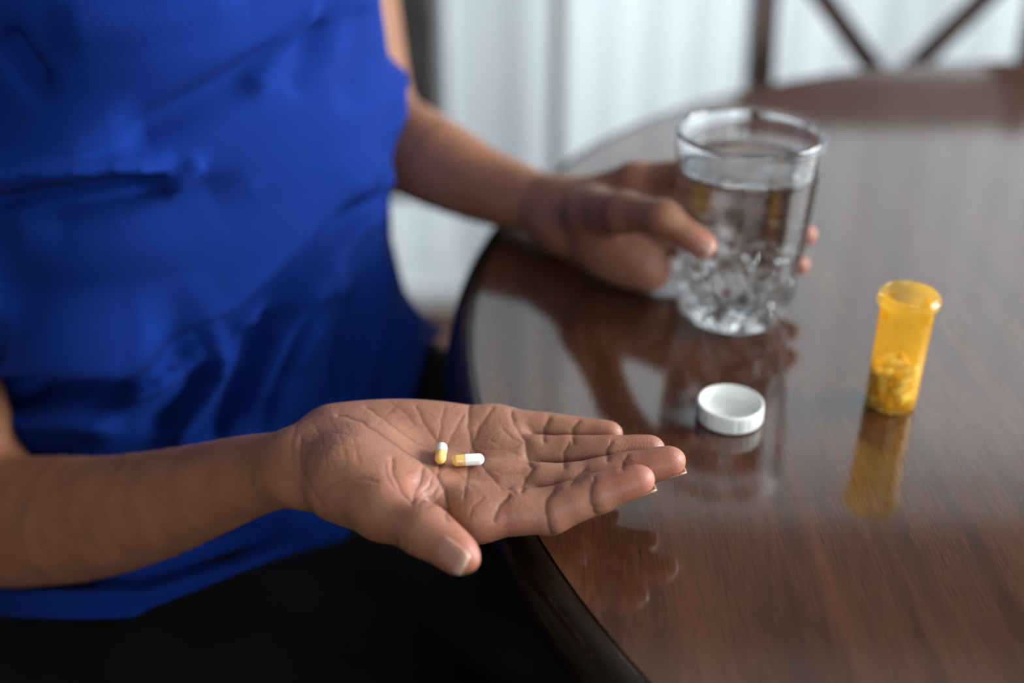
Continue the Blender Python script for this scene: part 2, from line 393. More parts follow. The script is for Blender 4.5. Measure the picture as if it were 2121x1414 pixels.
# ------------------------------------------------------------------ X-back chair (local: back at y=0 facing -y)
def make_chair(label):
    c = empty('dining_chair'); tag(c, label, 'chair', 'x-back dining chairs')
    hw = .167
    for s in (-1, 1):
        bm = bmesh.new(); n = 4
        pts = [(s * hw, .05, 0), (s * hw, .02, .25), (s * hw, 0, .46), (s * hw, .0, .65), (s * (hw + .004), .03, .90)]
        for i, p in enumerate(pts): pass
        for A, B in zip(pts, pts[1:]):
            va = [bm.verts.new((A[0] + dx * .0165, A[1] + dy * .014, A[2])) for dx, dy in ((-1, -1), (1, -1), (1, 1), (-1, 1))]
            vb = [bm.verts.new((B[0] + dx * .0165, B[1] + dy * .014, B[2])) for dx, dy in ((-1, -1), (1, -1), (1, 1), (-1, 1))]
            for k in range(4): bm.faces.new((va[k], va[(k + 1) % 4], vb[(k + 1) % 4], vb[k]))
        bmesh.ops.remove_doubles(bm, verts=bm.verts[:], dist=1e-5); bmesh.ops.holes_fill(bm, edges=bm.edges[:])
        from_bm('back_post', bm, M['chair'], c)
        bm = bmesh.new(); tube(bm, [(s * .19, -.40, 0), (s * .19, -.40, .43)], [.015, .021], 14); from_bm('front_leg', bm, M['chair'], c, True)
    for s in (-1, 1):      # X braces, one passing behind the other
        bm = bmesh.new(); n = 10
        for i in range(n):
            pass
        A = Vector((-s * (hw - .018), .003 * s, .485)); B = Vector((s * (hw - .016), .02 + .003 * s, .832))
        d = (B - A).normalized(); w = Vector((0, 1, 0)).cross(d).normalized() * .0125; h = d.cross(w).normalized() * .006
        va = [bm.verts.new(A + w * a + h * b) for a, b in ((-1, -1), (1, -1), (1, 1), (-1, 1))]
        vb = [bm.verts.new(B + w * a + h * b) for a, b in ((-1, -1), (1, -1), (1, 1), (-1, 1))]
        for k in range(4): bm.faces.new((va[k], va[(k + 1) % 4], vb[(k + 1) % 4], vb[k]))
        bm.faces.new(va); bm.faces.new(vb); from_bm('cross_brace', bm, M['chair'], c)
    bm = bmesh.new()       # curved top rail
    R = []
    for i in range(13):
        u = -1 + i / 6; x = u * (hw + .022); y = .028 + .02 * (1 - u * u); zt = .892 + .012 * (1 - u * u)
        R.append([bm.verts.new(p) for p in ((x, y - .011, .832), (x, y - .011, zt), (x, y + .011, zt), (x, y + .011, .832))])
    for a, b in zip(R, R[1:]):
        for k in range(4): bm.faces.new((a[k], b[k], b[(k + 1) % 4], a[(k + 1) % 4]))
    bm.faces.new(R[0]); bm.faces.new(R[-1]); from_bm('top_rail', bm, M['chair'], c)
    boxo('seat_rail', (-.15, .15, -.012, .012, .415, .455), M['chair'], c, .002)
    bm = bmesh.new(); box(bm, -.205, .205, -.43, -.016, .425, .462, .012); from_bm('seat', bm, M['seat'], c, True)
    boxo('stretcher', (-.175, .175, -.41, -.39, .2, .225), M['chair'], c, .003)
    return c
ch = make_chair('dark wooden chair with x-shaped back on the far side of the table')
ch.location = (0.478, 1.425, 0); ch.rotation_euler = (0, 0, math.radians(-2))
def copy_tree(o, parent=None):
    c = o.copy(); COL.objects.link(c); c.parent = parent
    for k in o.children: copy_tree(k, c)
    return c

# ------------------------------------------------------------------ glass of water, bottle, cap, capsules
GX, GY = 0.143, 0.665
def gouter(z):
    pts = [(0, .0305), (.004, .0342), (.010, .0368), (.02, .0384), (.045, .0400), (.1225, .0448)]
    for (a, ra), (b, rb) in zip(pts, pts[1:]):
        if z <= b: return ra + (rb - ra) * (z - a) / (b - a)
    return pts[-1][1]
def cutmod(r, z, a):
    """slanted wedge cuts round the lower part, flat panels above"""
    if z > .052 or r < .030: return r
    fade = min(1, max(0, (.052 - z) / .010)) * min(1, z / .004 + .25)
    n = 7
    ph = (a * n / (2 * math.pi) + z * 26) % 1.0
    tri = abs(ph * 2 - 1)                       # sharp ridges
    ph2 = (a * n / (2 * math.pi) - z * 34 + .5) % 1.0
    tri2 = abs(ph2 * 2 - 1)
    return r - fade * (.0052 * max(0, .75 - tri) + .0044 * max(0, .6 - tri2))
gl = empty('water_glass', (GX, GY, TZ)); tag(gl, 'clear cut-glass tumbler of water gripped by the left hand', 'glass')
prof = [(0, .0005), (.027, .0005), (.0299, .0005)] + [(gouter(z), z) for z in [.002, .004, .008, .012, .016, .02, .024, .028, .032, .036, .040, .044, .048, .052, .056, .060, .064, .075, .09, .105, .118]]
prof += [(.0450, .1205), (.0451, .1218), (.0447, .1230), (.0438, .1236), (.0428, .1234), (.0420, .1227), (.0417, .1216), (.0418, .1200), (.0420, .117)]
prof += [(gouter(z) - .0026, z) for z in (.10, .08, .06, .04)] + [(.0352, .026), (.033, .0195), (.026, .0165), (0, .0155)]
bm = bmesh.new(); lathe(bm, prof, 216, rmod=cutmod)
tb_o = from_bm('tumbler', bm, M['glass'], gl, True)
tb_o.data.polygons.foreach_set('use_smooth', [not (p.center.z < .062 and math.hypot(p.center.x, p.center.y) > .0295 and p.normal.z > -.9 and math.hypot(p.center.x, p.center.y) > gouter(max(0, p.center.z)) - .0075 and (p.normal.x * p.center.x + p.normal.y * p.center.y) > 0) for p in tb_o.data.polygons])
WL = .1005
bm = bmesh.new()
pw = [(0, .0153), (.0262, .0163), (.0333, .0193), (.0354, .0258)] + [(gouter(z) - .0024, z) for z in (.04, .06, .08, WL - .004)] + [(gouter(WL) - .0024, WL + .0008), (gouter(WL) - .0034, WL + .0001), (.034, WL), (0, WL)]
lathe(bm, pw, 96)
wt = from_bm('water', bm, M['water'], None, True); wt.location = (GX, GY, TZ)
tag(wt, 'clear water inside the tumbler', 'water')

BX, BY = 0.2139, 0.5543
bo = empty('pill_bottle', (BX, BY, TZ + .0004)); tag(bo, 'open orange translucent pill bottle half full of capsules', 'bottle')
prof = [(0, 0), (.0126, 0), (.0136, .001), (.0139, .003), (.0142, .03), (.0147, .0625), (.0150, .0630), (.0164, .0636), (.0167, .0645), (.0167, .0672), (.0163, .0680), (.0154, .0682), (.0151, .0695), (.0148, .0702), (.0143, .0704), (.0139, .0700), (.0138, .066), (.0134, .03), (.0131, .003), (.0125, .0018), (0, .0016)]
bm = bmesh.new(); lathe(bm, prof, 96); from_bm('vial', bm, M['amber'], bo, True)
bm = bmesh.new()
for k in range(4):
    a = k * math.pi / 2 + .4
    r = bmesh.ops.create_cube(bm, size=1.0); bmesh.ops.scale(bm, vec=(.0018, .006, .0045), verts=r['verts'])
    bmesh.ops.rotate(bm, verts=r['verts'], matrix=Matrix.Rotation(a, 3, 'Z')); bmesh.ops.translate(bm, vec=(.0153 * math.cos(a), .0153 * math.sin(a), .0605), verts=r['verts'])
lg = from_bm('locking_lugs', bm, M['amber'], bo)

CX_, CY_ = at_z(1510, 866, TZ)[:2]
cp = empty('bottle_cap', (CX_, CY_, TZ + .0004)); tag(cp, 'white plastic bottle cap lying upside down on the table', 'bottle cap')
def ribs(r, z, a): return r + (.00028 * (1 if (a * 96 / (2 * math.pi)) % 1 < .5 else -1) if (r > .0178 and .001 < z < .0085) else 0)
prof = [(0, 0), (.0168, 0), (.0180, .0008), (.0182, .0020), (.0182, .0080), (.0182, .0100), (.0180, .0108), (.0172, .0112), (.0164, .0108), (.0162, .0098), (.0158, .0030), (.0150, .0022), (.0110, .0020), (.0106, .0016), (0, .0016)]
bm = bmesh.new(); lathe(bm, prof, 192, rmod=ribs); from_bm('cap_shell', bm, M['white_plastic'], cp, True)

def capsule_half(L0, L1, r, name, m, seg=24):
    prof = [(r, L0)]
    z = L1 - r if L1 > 0 else L1 + r
    prof.append((r, z))
    for k in range(1, 9):
        a = k * math.pi / 16
        prof.append((r * math.cos(a), z + math.copysign(r * math.sin(a), L1)))
    prof[-1] = (0, L1)
    bm = bmesh.new(); lathe(bm, prof, seg)
    me = bpy.data.meshes.new(name); bmesh.ops.recalc_face_normals(bm, faces=bm.faces[:]); bm.to_mesh(me); bm.free()
    me.materials.append(m); me.polygons.foreach_set('use_smooth', [True] * len(me.polygons)); return me
def capsule_meshes(L, r):
    return (capsule_half(-.0012 * L / .015, L / 2, r, 'white_half', M['cap_white']),
            capsule_half(.0001, -L / 2, r * 0.965, 'yellow_half', M['cap_yellow']))
big = capsule_meshes(.0158, .0029); small = capsule_meshes(.0150, .0027)
def capsule(pos, direction, meshes, label, group):
    e = empty('capsule', pos); e.rotation_mode = 'QUATERNION'
    e.rotation_quaternion = Vector(direction).to_track_quat('Z', 'Y')
    tag(e, label, 'capsule', group)
    for me in meshes:
        o = bpy.data.objects.new(me.name, me); COL.objects.link(o); o.parent = e
    return e
PACK = [(5.4,-7.2,7.8,-0.80,-0.60,-0.08),(-3.9,0.4,2.8,-0.40,-0.92,-0.01),(4.7,2.9,2.7,-0.68,-0.74,0.00),(-8.2,3.6,2.7,-0.40,-0.92,0.00),(-1.7,-5.7,6.2,0.41,0.80,0.44),(-8.2,-6.0,11.8,-0.08,0.11,0.99),(6.7,-3.0,2.9,0.72,0.69,0.05),(-8.1,3.8,8.1,0.43,0.90,-0.00),(4.2,9.3,7.4,0.15,-0.07,0.99),(3.6,3.9,8.0,0.99,0.12,0.02),(3.4,-8.3,13.0,-0.92,-0.38,-0.11),(-0.8,10.1,9.1,-0.16,-0.01,-0.99),(1.1,-3.5,13.5,0.86,0.43,-0.26),(10.2,0.4,15.8,0.00,-0.03,-1.00),(4.2,-7.9,18.4,-0.87,-0.48,-0.10),(-2.7,-3.4,19.8,-0.75,-0.57,0.34),(0.7,4.1,14.1,0.86,-0.33,0.38),(-1.0,9.0,19.0,0.99,0.11,0.11),(-9.4,1.9,16.6,-0.14,-0.71,0.69),(-4.4,0.5,14.3,0.17,0.44,0.88),(1.7,-1.1,23.6,-0.94,0.28,0.20),(2.2,-8.7,23.5,0.96,0.23,0.14),(5.8,4.7,22.2,0.53,0.25,-0.81),(-5.0,5.3,23.1,0.94,0.31,0.17)]
for (x, y, z, a, b, c) in PACK:
    capsule((BX + x / 1000, BY + y / 1000, TZ + .0022 + z / 1000), (a, b, c), small, 'white and yellow capsule piled inside the orange pill bottle', 'capsules inside the pill bottle')

# ------------------------------------------------------------------ implicit-surface modelling of the person
def V(*a): return np.array(a, dtype=np.float64)
def cone(a, b, r1, r2, n=None, q=1.0):
    a = np.asarray(a, float); b = np.asarray(b, float)
    def f(p):
        pa = p - a; ba = b - a
        if n is not None:
            k = 1 / q - 1
            pa = pa + np.outer(pa @ n, n) * k; ba = ba + n * (ba @ n) * k
        h = np.clip(pa @ ba / (ba @ ba), 0, 1)
        d = pa - h[:, None] * ba
        return (np.sqrt((d * d).sum(1)) - (r1 + (r2 - r1) * h)) * (1 if n is None else (1 + q) / 2)
    f.c = (a + b) / 2; f.r = np.linalg.norm(b - a) / 2 + max(r1, r2) * 1.1
    return f
def ellipsoid(c, ax, ay, az):
    """axes given as full vectors (length = semi-axis)"""
    c = np.asarray(c, float); A = np.array([ax / (ax @ ax), ay / (ay @ ay), az / (az @ az)])
    rs = np.array([np.linalg.norm(v) for v in (ax, ay, az)])
    def f(p):
        q = (p - c) @ A.T; k0 = np.sqrt((q * q).sum(1)) + 1e-9
        k1 = np.sqrt(((q / rs) ** 2).sum(1)) + 1e-9
        return k0 * (k0 - 1) / k1
    return f
def smin(a, b, k):
    k = np.maximum(k, 1e-6); h = np.maximum(k - np.abs(a - b), 0) / k
    return np.minimum(a, b) - h * h * k * 0.25
def unit(v): return v / np.linalg.norm(v)
def chunked(fn, P, n=300000):
    return np.concatenate([fn(P[i:i + n]) for i in range(0, len(P), n)]) if len(P) else np.zeros(0)
def grad(fn, P, e=2e-4):
    g = np.stack([chunked(fn, P + d) - chunked(fn, P - d) for d in np.eye(3) * e], 1)
    return g / (2 * e)
def surface(fn, lo, hi, h, B=8, slack=1.5):
    lo = np.asarray(lo, float); hi = np.asarray(hi, float)
    nb = np.ceil((hi - lo) / (h * B)).astype(int); N = nb * B + 1
    bi = np.stack(np.meshgrid(*[np.arange(k) for k in nb], indexing='ij'), -1).reshape(-1, 3)
    cen = lo + (bi + .5) * h * B
    dc = chunked(fn, cen)
    vol = np.ones(N, np.float32)
    keep = bi[np.abs(dc) < h * B * .87 * slack]
    ins = bi[(dc < 0)]
    for b in ins: vol[b[0] * B:b[0] * B + B + 1, b[1] * B:b[1] * B + B + 1, b[2] * B:b[2] * B + B + 1] = -1
    off = np.stack(np.meshgrid(*[np.arange(B + 1)] * 3, indexing='ij'), -1).reshape(-1, 3)
    for i in range(0, len(keep), 400):
        kb = keep[i:i + 400]
        idx = (kb[:, None] * B + off[None]).reshape(-1, 3)
        vol[idx[:, 0], idx[:, 1], idx[:, 2]] = fn(lo + idx * h)
    ins = vol < 0
    c = np.zeros(np.array(N) - 1, np.uint8)
    for dx in (0, 1):
        for dy in (0, 1):
            for dz in (0, 1):
                c += ins[dx:N[0] - 1 + dx, dy:N[1] - 1 + dy, dz:N[2] - 1 + dz]
    act = (c > 0) & (c < 8); cells = np.argwhere(act)
    vid = -np.ones(act.shape, np.int32); vid[act] = np.arange(len(cells))
    acc = np.zeros((len(cells), 3)); cnt = np.zeros(len(cells))
    corners = [(a, b, d) for a in (0, 1) for b in (0, 1) for d in (0, 1)]
    for ca in corners:
        for ax in range(3):
            if ca[ax]: continue
            cb = list(ca); cb[ax] = 1
            va = vol[cells[:, 0] + ca[0], cells[:, 1] + ca[1], cells[:, 2] + ca[2]]; vb = vol[cells[:, 0] + cb[0], cells[:, 1] + cb[1], cells[:, 2] + cb[2]]
            m = (va < 0) != (vb < 0); t = va / np.where(m, va - vb, 1)
            p = np.tile(np.array(ca, float), (len(cells), 1)); p[:, ax] = t
            acc[m] += p[m]; cnt[m] += 1
    P = lo + (cells + acc / cnt[:, None]) * h
    F = []
    for ax in range(3):
        sl0 = [slice(None)] * 3; sl1 = [slice(None)] * 3; sl0[ax] = slice(0, -1); sl1[ax] = slice(1, None)
        a = ins[tuple(sl0)]; b = ins[tuple(sl1)]; e = np.argwhere(a != b); s = a[tuple(e.T)]
        u, w = (ax + 1) % 3, (ax + 2) % 3
        ok = (e[:, u] > 0) & (e[:, w] > 0) & (e[:, u] < N[u] - 1) & (e[:, w] < N[w] - 1); e = e[ok]; s = s[ok]
        def cell(du, dw):
            q = e.copy(); q[:, u] -= du; q[:, w] -= dw; return vid[q[:, 0], q[:, 1], q[:, 2]]
        Q = np.stack([cell(1, 1), cell(0, 1), cell(0, 0), cell(1, 0)], 1)
        Q[~s] = Q[~s][:, ::-1]; F.append(Q)
    return P, np.concatenate(F)
def project(fn, P, it=2):
    for _ in range(it):
        g = grad(fn, P); g2 = (g * g).sum(1); P = P - g * (chunked(fn, P) / np.maximum(g2, 0.05))[:, None]
    return P
def np_mesh(name, P, F):
    me = bpy.data.meshes.new(name); me.vertices.add(len(P)); me.vertices.foreach_set('co', P.astype(np.float32).ravel())
    F = np.asarray(F); me.loops.add(F.size); me.loops.foreach_set('vertex_index', F.astype(np.int32).ravel())
    me.polygons.add(len(F)); me.polygons.foreach_set('loop_start', np.arange(0, F.size, F.shape[1], dtype=np.int32))
    me.update(calc_edges=True); me.validate(); return me
def polydist(Q, pts):
    """distance in pixels from points Q to a polyline"""
    pts = np.asarray(pts, float); d = np.full(len(Q), 1e9); along = np.zeros(len(Q)); L = 0
    for a, b in zip(pts, pts[1:]):
        ba = b - a; l = np.linalg.norm(ba); t = np.clip((Q - a) @ ba / (l * l), 0, 1)
        dd = np.linalg.norm(Q - a - t[:, None] * ba, axis=1); m = dd < d
        d[m] = dd[m]; along[m] = L + t[m] * l; L += l
    return d, along / L
def vnormals(P, F):
    n = np.zeros_like(P); fn_ = np.cross(P[F[:, 2]] - P[F[:, 0]], P[F[:, 3]] - P[F[:, 1]])
    for k in range(4): np.add.at(n, F[:, k], fn_)
    return n / np.maximum(np.linalg.norm(n, axis=1), 1e-12)[:, None]
UPZ = V(0, 0, 1)

# ---- right hand: joints as (image x, image y, height above the palm plane in mm)
Z0 = 0.774
def H(px, py, mm): return at_z(px, py, Z0 + mm / 1000)
RW = H(622, 968, -2)                                   # wrist
def finger(jts, rad, pads):
    """chain MCP, PIP, DIP, tip; soft pads under each phalanx (palm side = up)"""
    pr = []
    for i in range(3): pr.append((cone(jts[i], jts[i + 1], rad[i], rad[i + 1]), .004))
    for i in range(3):
        a, b = jts[i], jts[i + 1]; ax = unit(b - a); side = unit(np.cross(UPZ, ax)); nrm = np.cross(ax, side)
        t = .5 if i < 2 else .62
        L = np.linalg.norm(b - a); r = rad[i] * (1 - t) + rad[i + 1] * t
        pr.append((ellipsoid(a + (b - a) * t + nrm * pads[i] * .001, ax * (L * .5 if i < 2 else L * .72), side * r * .88, nrm * r * .86), .004))
    base = jts[0]; ax0 = unit(jts[1] - jts[0])
    def f(p):
        d = pr[0][0](p)
        for g, k in pr[1:]: d = smin(d, g(p), k)
        return d
    def kf(p):
        t = (p - base) @ ax0
        return .0007 + .009 * (1 - smoothstep(.010, .026, t))
    return f, kf
RJ = {
 'index': [H(985, 1066, -5), H(1140, 1058, -3), H(1238, 1022, 5), H(1322, 996, 11)],
 'middle': [H(1030, 1008, -6), H(1190, 1004, -2), H(1300, 976, 4), H(1386, 957, 9)],
 'ring': [H(1040, 945, -4), H(1176, 944, -1), H(1264, 938, 3), H(1345, 931, 5)],
 'pinky': [H(1022, 884, 1), H(1130, 890, 1), H(1195, 895, 2), H(1262, 899, 3)],
}
RR = {'index': [.0112, .0103, .0088, .0070], 'middle': [.0108, .0100, .0086, .0072], 'ring': [.0102, .0095, .0080, .0066], 'pinky': [.0090, .0082, .0071, .0060]}
RF = {k: finger(RJ[k], RR[k], [1.6, 1.0, 1.0]) for k in RJ}
thumb = [H(715, 1000, 4), H(792, 1052, 5), H(880, 1098, 6), H(946, 1149, 3)]
def rh_parts():
    P_ = []
    P_.append((cone(H(690, 905, 0), RJ['pinky'][0], .0140, .0100), .010))
    P_.append((cone(H(690, 930, -2), RJ['ring'][0], .0140, .0100), .010))
    P_.append((cone(H(690, 960, -3), RJ['middle'][0], .0140, .0106), .010))
    P_.append((cone(H(690, 985, -2), RJ['index'][0], .0145, .0114), .010))
    P_.append((ellipsoid(H(800, 884, 2), V(.042, .004, 0), V(-.001, .0135, 0), V(0, 0, .0125)), .012))     # hypothenar
    P_.append((ellipsoid(H(735, 955, 2), V(.026, -.004, 0), V(.003, .022, 0), V(0, 0, .0185)), .012))        # heel of the palm
    P_.append((ellipsoid(H(765, 992, 5), V(.030, -.012, 0), V(.006, .016, 0), V(0, 0, .0170)), .010))
    P_.append((cone(thumb[0], thumb[1], .0185, .0142), .012))                                              # thenar
    P_.append((cone(H(640, 968, -2), H(700, 945, -2), .0205, .0225, UPZ, .74), .010))                       # carpus
    return P_
RHP = rh_parts()
TH1 = cone(thumb[1], thumb[2], .0136, .0108); TH2 = cone(thumb[2], thumb[3], .0106, .0082)
tax = unit(thumb[3] - thumb[2]); tside = unit(V(.75, .62, .25) - tax * (V(.75, .62, .25) @ tax)); tn = np.cross(tax, tside)
TH3 = ellipsoid(thumb[2] + (thumb[3] - thumb[2]) * .6 + tside * .0016, tax * .0185, tn * .0092, tside * .0090)
WEB = ellipsoid(H(905, 1030, -4), V(.018, -.004, .0), V(.002, .013, 0), V(0, 0, .0085))
# forearm, right: (px, py, depth, radius)
FA_R = [(622, 966, .5665, .0214, .78), (560, 976, .581, .0210, .86), (500, 990, .594, .0228, .90), (420, 1016, .611, .0262, .92), (320, 1046, .632, .0305, .95), (220, 1068, .653, .0340, .97), (120, 1077, .676, .0372, 1), (20, 1079, .700, .0390, 1), (-70, 1068, .730, .0400, 1)]
FP_R = [(at_depth(x, y, d), r, q) for x, y, d, r, q in FA_R]
def resample(pts, vals, n):
    """smooth Catmull-Rom resampling of a centreline with per-point values"""
    K = np.hstack([np.array(pts), np.array(vals).reshape(len(pts), -1)])
    K = np.vstack([2 * K[0] - K[1], K, 2 * K[-1] - K[-2]]); out = []
    for u in np.linspace(0, len(pts) - 1, n + 1):
        i = min(int(u), len(pts) - 2); t = u - i; a, b, c, d = K[i:i + 4]
        out.append(.5 * (2 * b + (c - a) * t + (2 * a - 5 * b + 4 * c - d) * t * t + (3 * b - a - 3 * c + d) * t ** 3))
    return np.array(out)
RSM = resample([q[0] for q in FP_R], [(q[1], q[2]) for q in FP_R], 20)
FAR = [cone(a[:3], b[:3], a[3], b[3], UPZ, (a[4] + b[4]) / 2) for a, b in zip(RSM, RSM[1:])]
def f_forearm_r(p):
    d = FAR[0](p)
    for g in FAR[1:]: d = smin(d, g(p), .002)
    return d
def f_rhand(p):
    d = RHP[0][0](p)
    for g, k in RHP[1:]: d = smin(d, g(p), k)
    d = smin(d, WEB(p), .010)
    t = smin(smin(TH1(p), TH2(p), .006), TH3(p), .004)
    d = smin(d, t, .0055)
    for k_ in RF:
        f, kf = RF[k_]; d = smin(d, f(p), kf(p))
    return smin(d, f_forearm_r(p), .009)

# ---- left hand round the glass (world coordinates, glass axis as reference)
def G(phi, r, z): a = math.radians(phi); return V(GX + r * math.cos(a), GY + r * math.sin(a), z)
LW = V(.034, .764, .778)
LJ = {
 'index': [V(.083, .737, .813), G(106, .0545, .827), G(72, .0520, .832), G(48, .0515, .832)],
 'middle': [V(.078, .732, .798), G(106, .0535, .810), G(64, .0515, .814), G(36, .0505, .813)],
 'ring': [V(.074, .726, .784), G(106, .0525, .793), G(58, .0510, .796), G(22, .0500, .796)],
 'pinky': [V(.071, .719, .771), G(108, .0510, .775), G(60, .0490, .776), G(22, .0480, .775)],
}
LR = {'index': [.0105, .0092, .0080, .0068], 'middle': [.0105, .0092, .0082, .0070], 'ring': [.0100, .0088, .0078, .0068], 'pinky': [.0092, .0080, .0070, .0062]}
LT = [V(.054, .716, .797), V(.070, .664, .820), V(.0895, .631, .831), V(.1125, .6215, .8175)]
LP = [(cone(LW, LJ['index'][0], .019, .0112), 0), (cone(LW, LJ['middle'][0], .019, .0112), .010), (cone(LW - V(0, .004, .002), LJ['ring'][0], .018, .0108), .010), (cone(LW - V(0, .006, .004), LJ['pinky'][0], .017, .0105), .010),
      (cone(LW + V(.004, -.006, 0), LT[0], .019, .0165), .012), (cone(LT[0], LT[1], .0165, .0125), .010), (cone(LT[1], LT[2], .0122, .0100), .006), (cone(LT[2], LT[3], .0098, .0080), .006),
      (ellipsoid(V(.072, .700, .774), V(.026, -.014, 0), V(.006, .012, .002), V(0, 0, .020)), .010), (cone(LW + V(.006, -.02, -.004), V(.091, .691, .767), .020, .0142), .012)]
LF = []
for k_ in LJ:
    j, r = LJ[k_], LR[k_]
    LF.append(([cone(j[i], j[i + 1], r[i], r[i + 1]) for i in range(3)], j[0], unit(j[1] - j[0])))
FA_L = [(LW, .0235), (at_depth(1118, 424, .836), .0228), (at_depth(1055, 402, .852), .0250), (at_depth(985, 377, .869), .0288), (at_depth(905, 338, .890), .0335), (at_depth(830, 300, .925), .0370), (at_depth(760, 262, .965), .0380)]
LSM = resample([q[0] for q in FA_L], [q[1] for q in FA_L], 14)
FAL = [cone(a[:3], b[:3], a[3], b[3]) for a, b in zip(LSM, LSM[1:])]
def f_forearm_l(p):
    d = FAL[0](p)
    for g in FAL[1:]: d = smin(d, g(p), .002)
    return d
def f_lhand(p):
    d = LP[0][0](p)
    for g, k in LP[1:]: d = smin(d, g(p), k)
    for chain, b0, ax in LF:
        f = chain[0](p)
        for g in chain[1:]: f = smin(f, g(p), .004)
        t = (p - b0) @ ax
        d = smin(d, f, .0008 + .008 * (1 - smoothstep(.008, .022, t)))
    return smin(d, f_forearm_l(p), .012)

# ---- torso
SD = V(.587, .81, 0.0); FD = V(.81, -.587, 0.0)          # towards the left shoulder / facing direction
RE, LE = FP_R[-1][0], FA_L[-1][0]
RS, LS = V(-.385, .640, .945), V(-.150, .955, 1.02)
# torso sections: z, centre x, centre y, half width (shoulder dir), half depth (facing dir)
SEC = np.array([
 (.50, -.245, .760, .185, .178), (.56, -.242, .758, .182, .176), (.62, -.238, .756, .170, .166), (.68, -.234, .754, .158, .148), (.74, -.231, .752, .152, .124),
 (.80, -.229, .751, .155, .124), (.845, -.226, .749, .166, .130), (.865, -.226, .749, .165, .132), (.885, -.230, .746, .150, .134), (.93, -.233, .744, .146, .137), (.98, -.238, .750, .148, .132), (1.03, -.248, .772, .152, .110), (1.07, -.255, .785, .13, .075), (1.11, -.26, .79, .06, .055)])
def torso_fn(extra):
    def f(p):
        z = p[:, 2]
        cx = np.interp(z, SEC[:, 0], SEC[:, 1]); cy = np.interp(z, SEC[:, 0], SEC[:, 2])
        a = np.interp(z, SEC[:, 0], SEC[:, 3]) + extra; b = np.interp(z, SEC[:, 0], SEC[:, 4]) + extra
        dx = p[:, 0] - cx; dy = p[:, 1] - cy
        s = (dx * SD[0] + dy * SD[1]) / a; q = (dx * FD[0] + dy * FD[1]) / b
        rr = (np.abs(s) ** 2.3 + np.abs(q) ** 2.3) ** (1 / 2.3)
        return np.maximum((rr - 1) * np.minimum(a, b), np.maximum(z - 1.115, .47 - z))
    return f
T_IN = torso_fn(-.034)
UA = [cone(RE, RS, .041, .046), cone(LE, LS, .040, .046), cone(V(-.255, .785, 1.05), V(-.25, .78, 1.16), .055, .052)]
def f_body(p):
    d = T_IN(p)
    for g in UA: d = smin(d, g(p), .03)
    d = np.minimum(d, smin(UA[0](p), f_forearm_r(p), .02))
    return np.minimum(d, smin(UA[1](p), f_forearm_l(p), .014))

def cut_keep(P, F, c, n, keep_positive, radius):
    """bisect near plane (c,n) within radius and drop one side; returns bmesh with open loop"""
    bm = bmesh.new(); me = np_mesh('tmp', P, F); bm.from_mesh(me); bpy.data.meshes.remove(me)
    c = Vector(c); n = Vector(n)
    near = [f for f in bm.faces if (f.calc_center_median() - c).length < radius]
    es = {e for f in near for e in f.edges}; vs_ = {v for f in near for v in f.verts}
    bmesh.ops.bisect_plane(bm, geom=near + list(es) + list(vs_), plane_co=c, plane_no=n, dist=1e-6)
    return bm
def open_loops(bm):
    be = [e for e in bm.edges if len(e.link_faces) == 1]; return be
def ring_order(bm, edges):
    adj = {}
    for e in edges:
        a, b = e.verts; adj.setdefault(a, []).append(b); adj.setdefault(b, []).append(a)
    st = next(iter(adj)); loop = [st]; prev = None; cur = st
    while True:
        nx = [v for v in adj[cur] if v is not prev]
        if not nx: break
        prev, cur = cur, nx[0]
        if cur is st or len(loop) > len(adj) + 2: break
        loop.append(cur)
    return loop

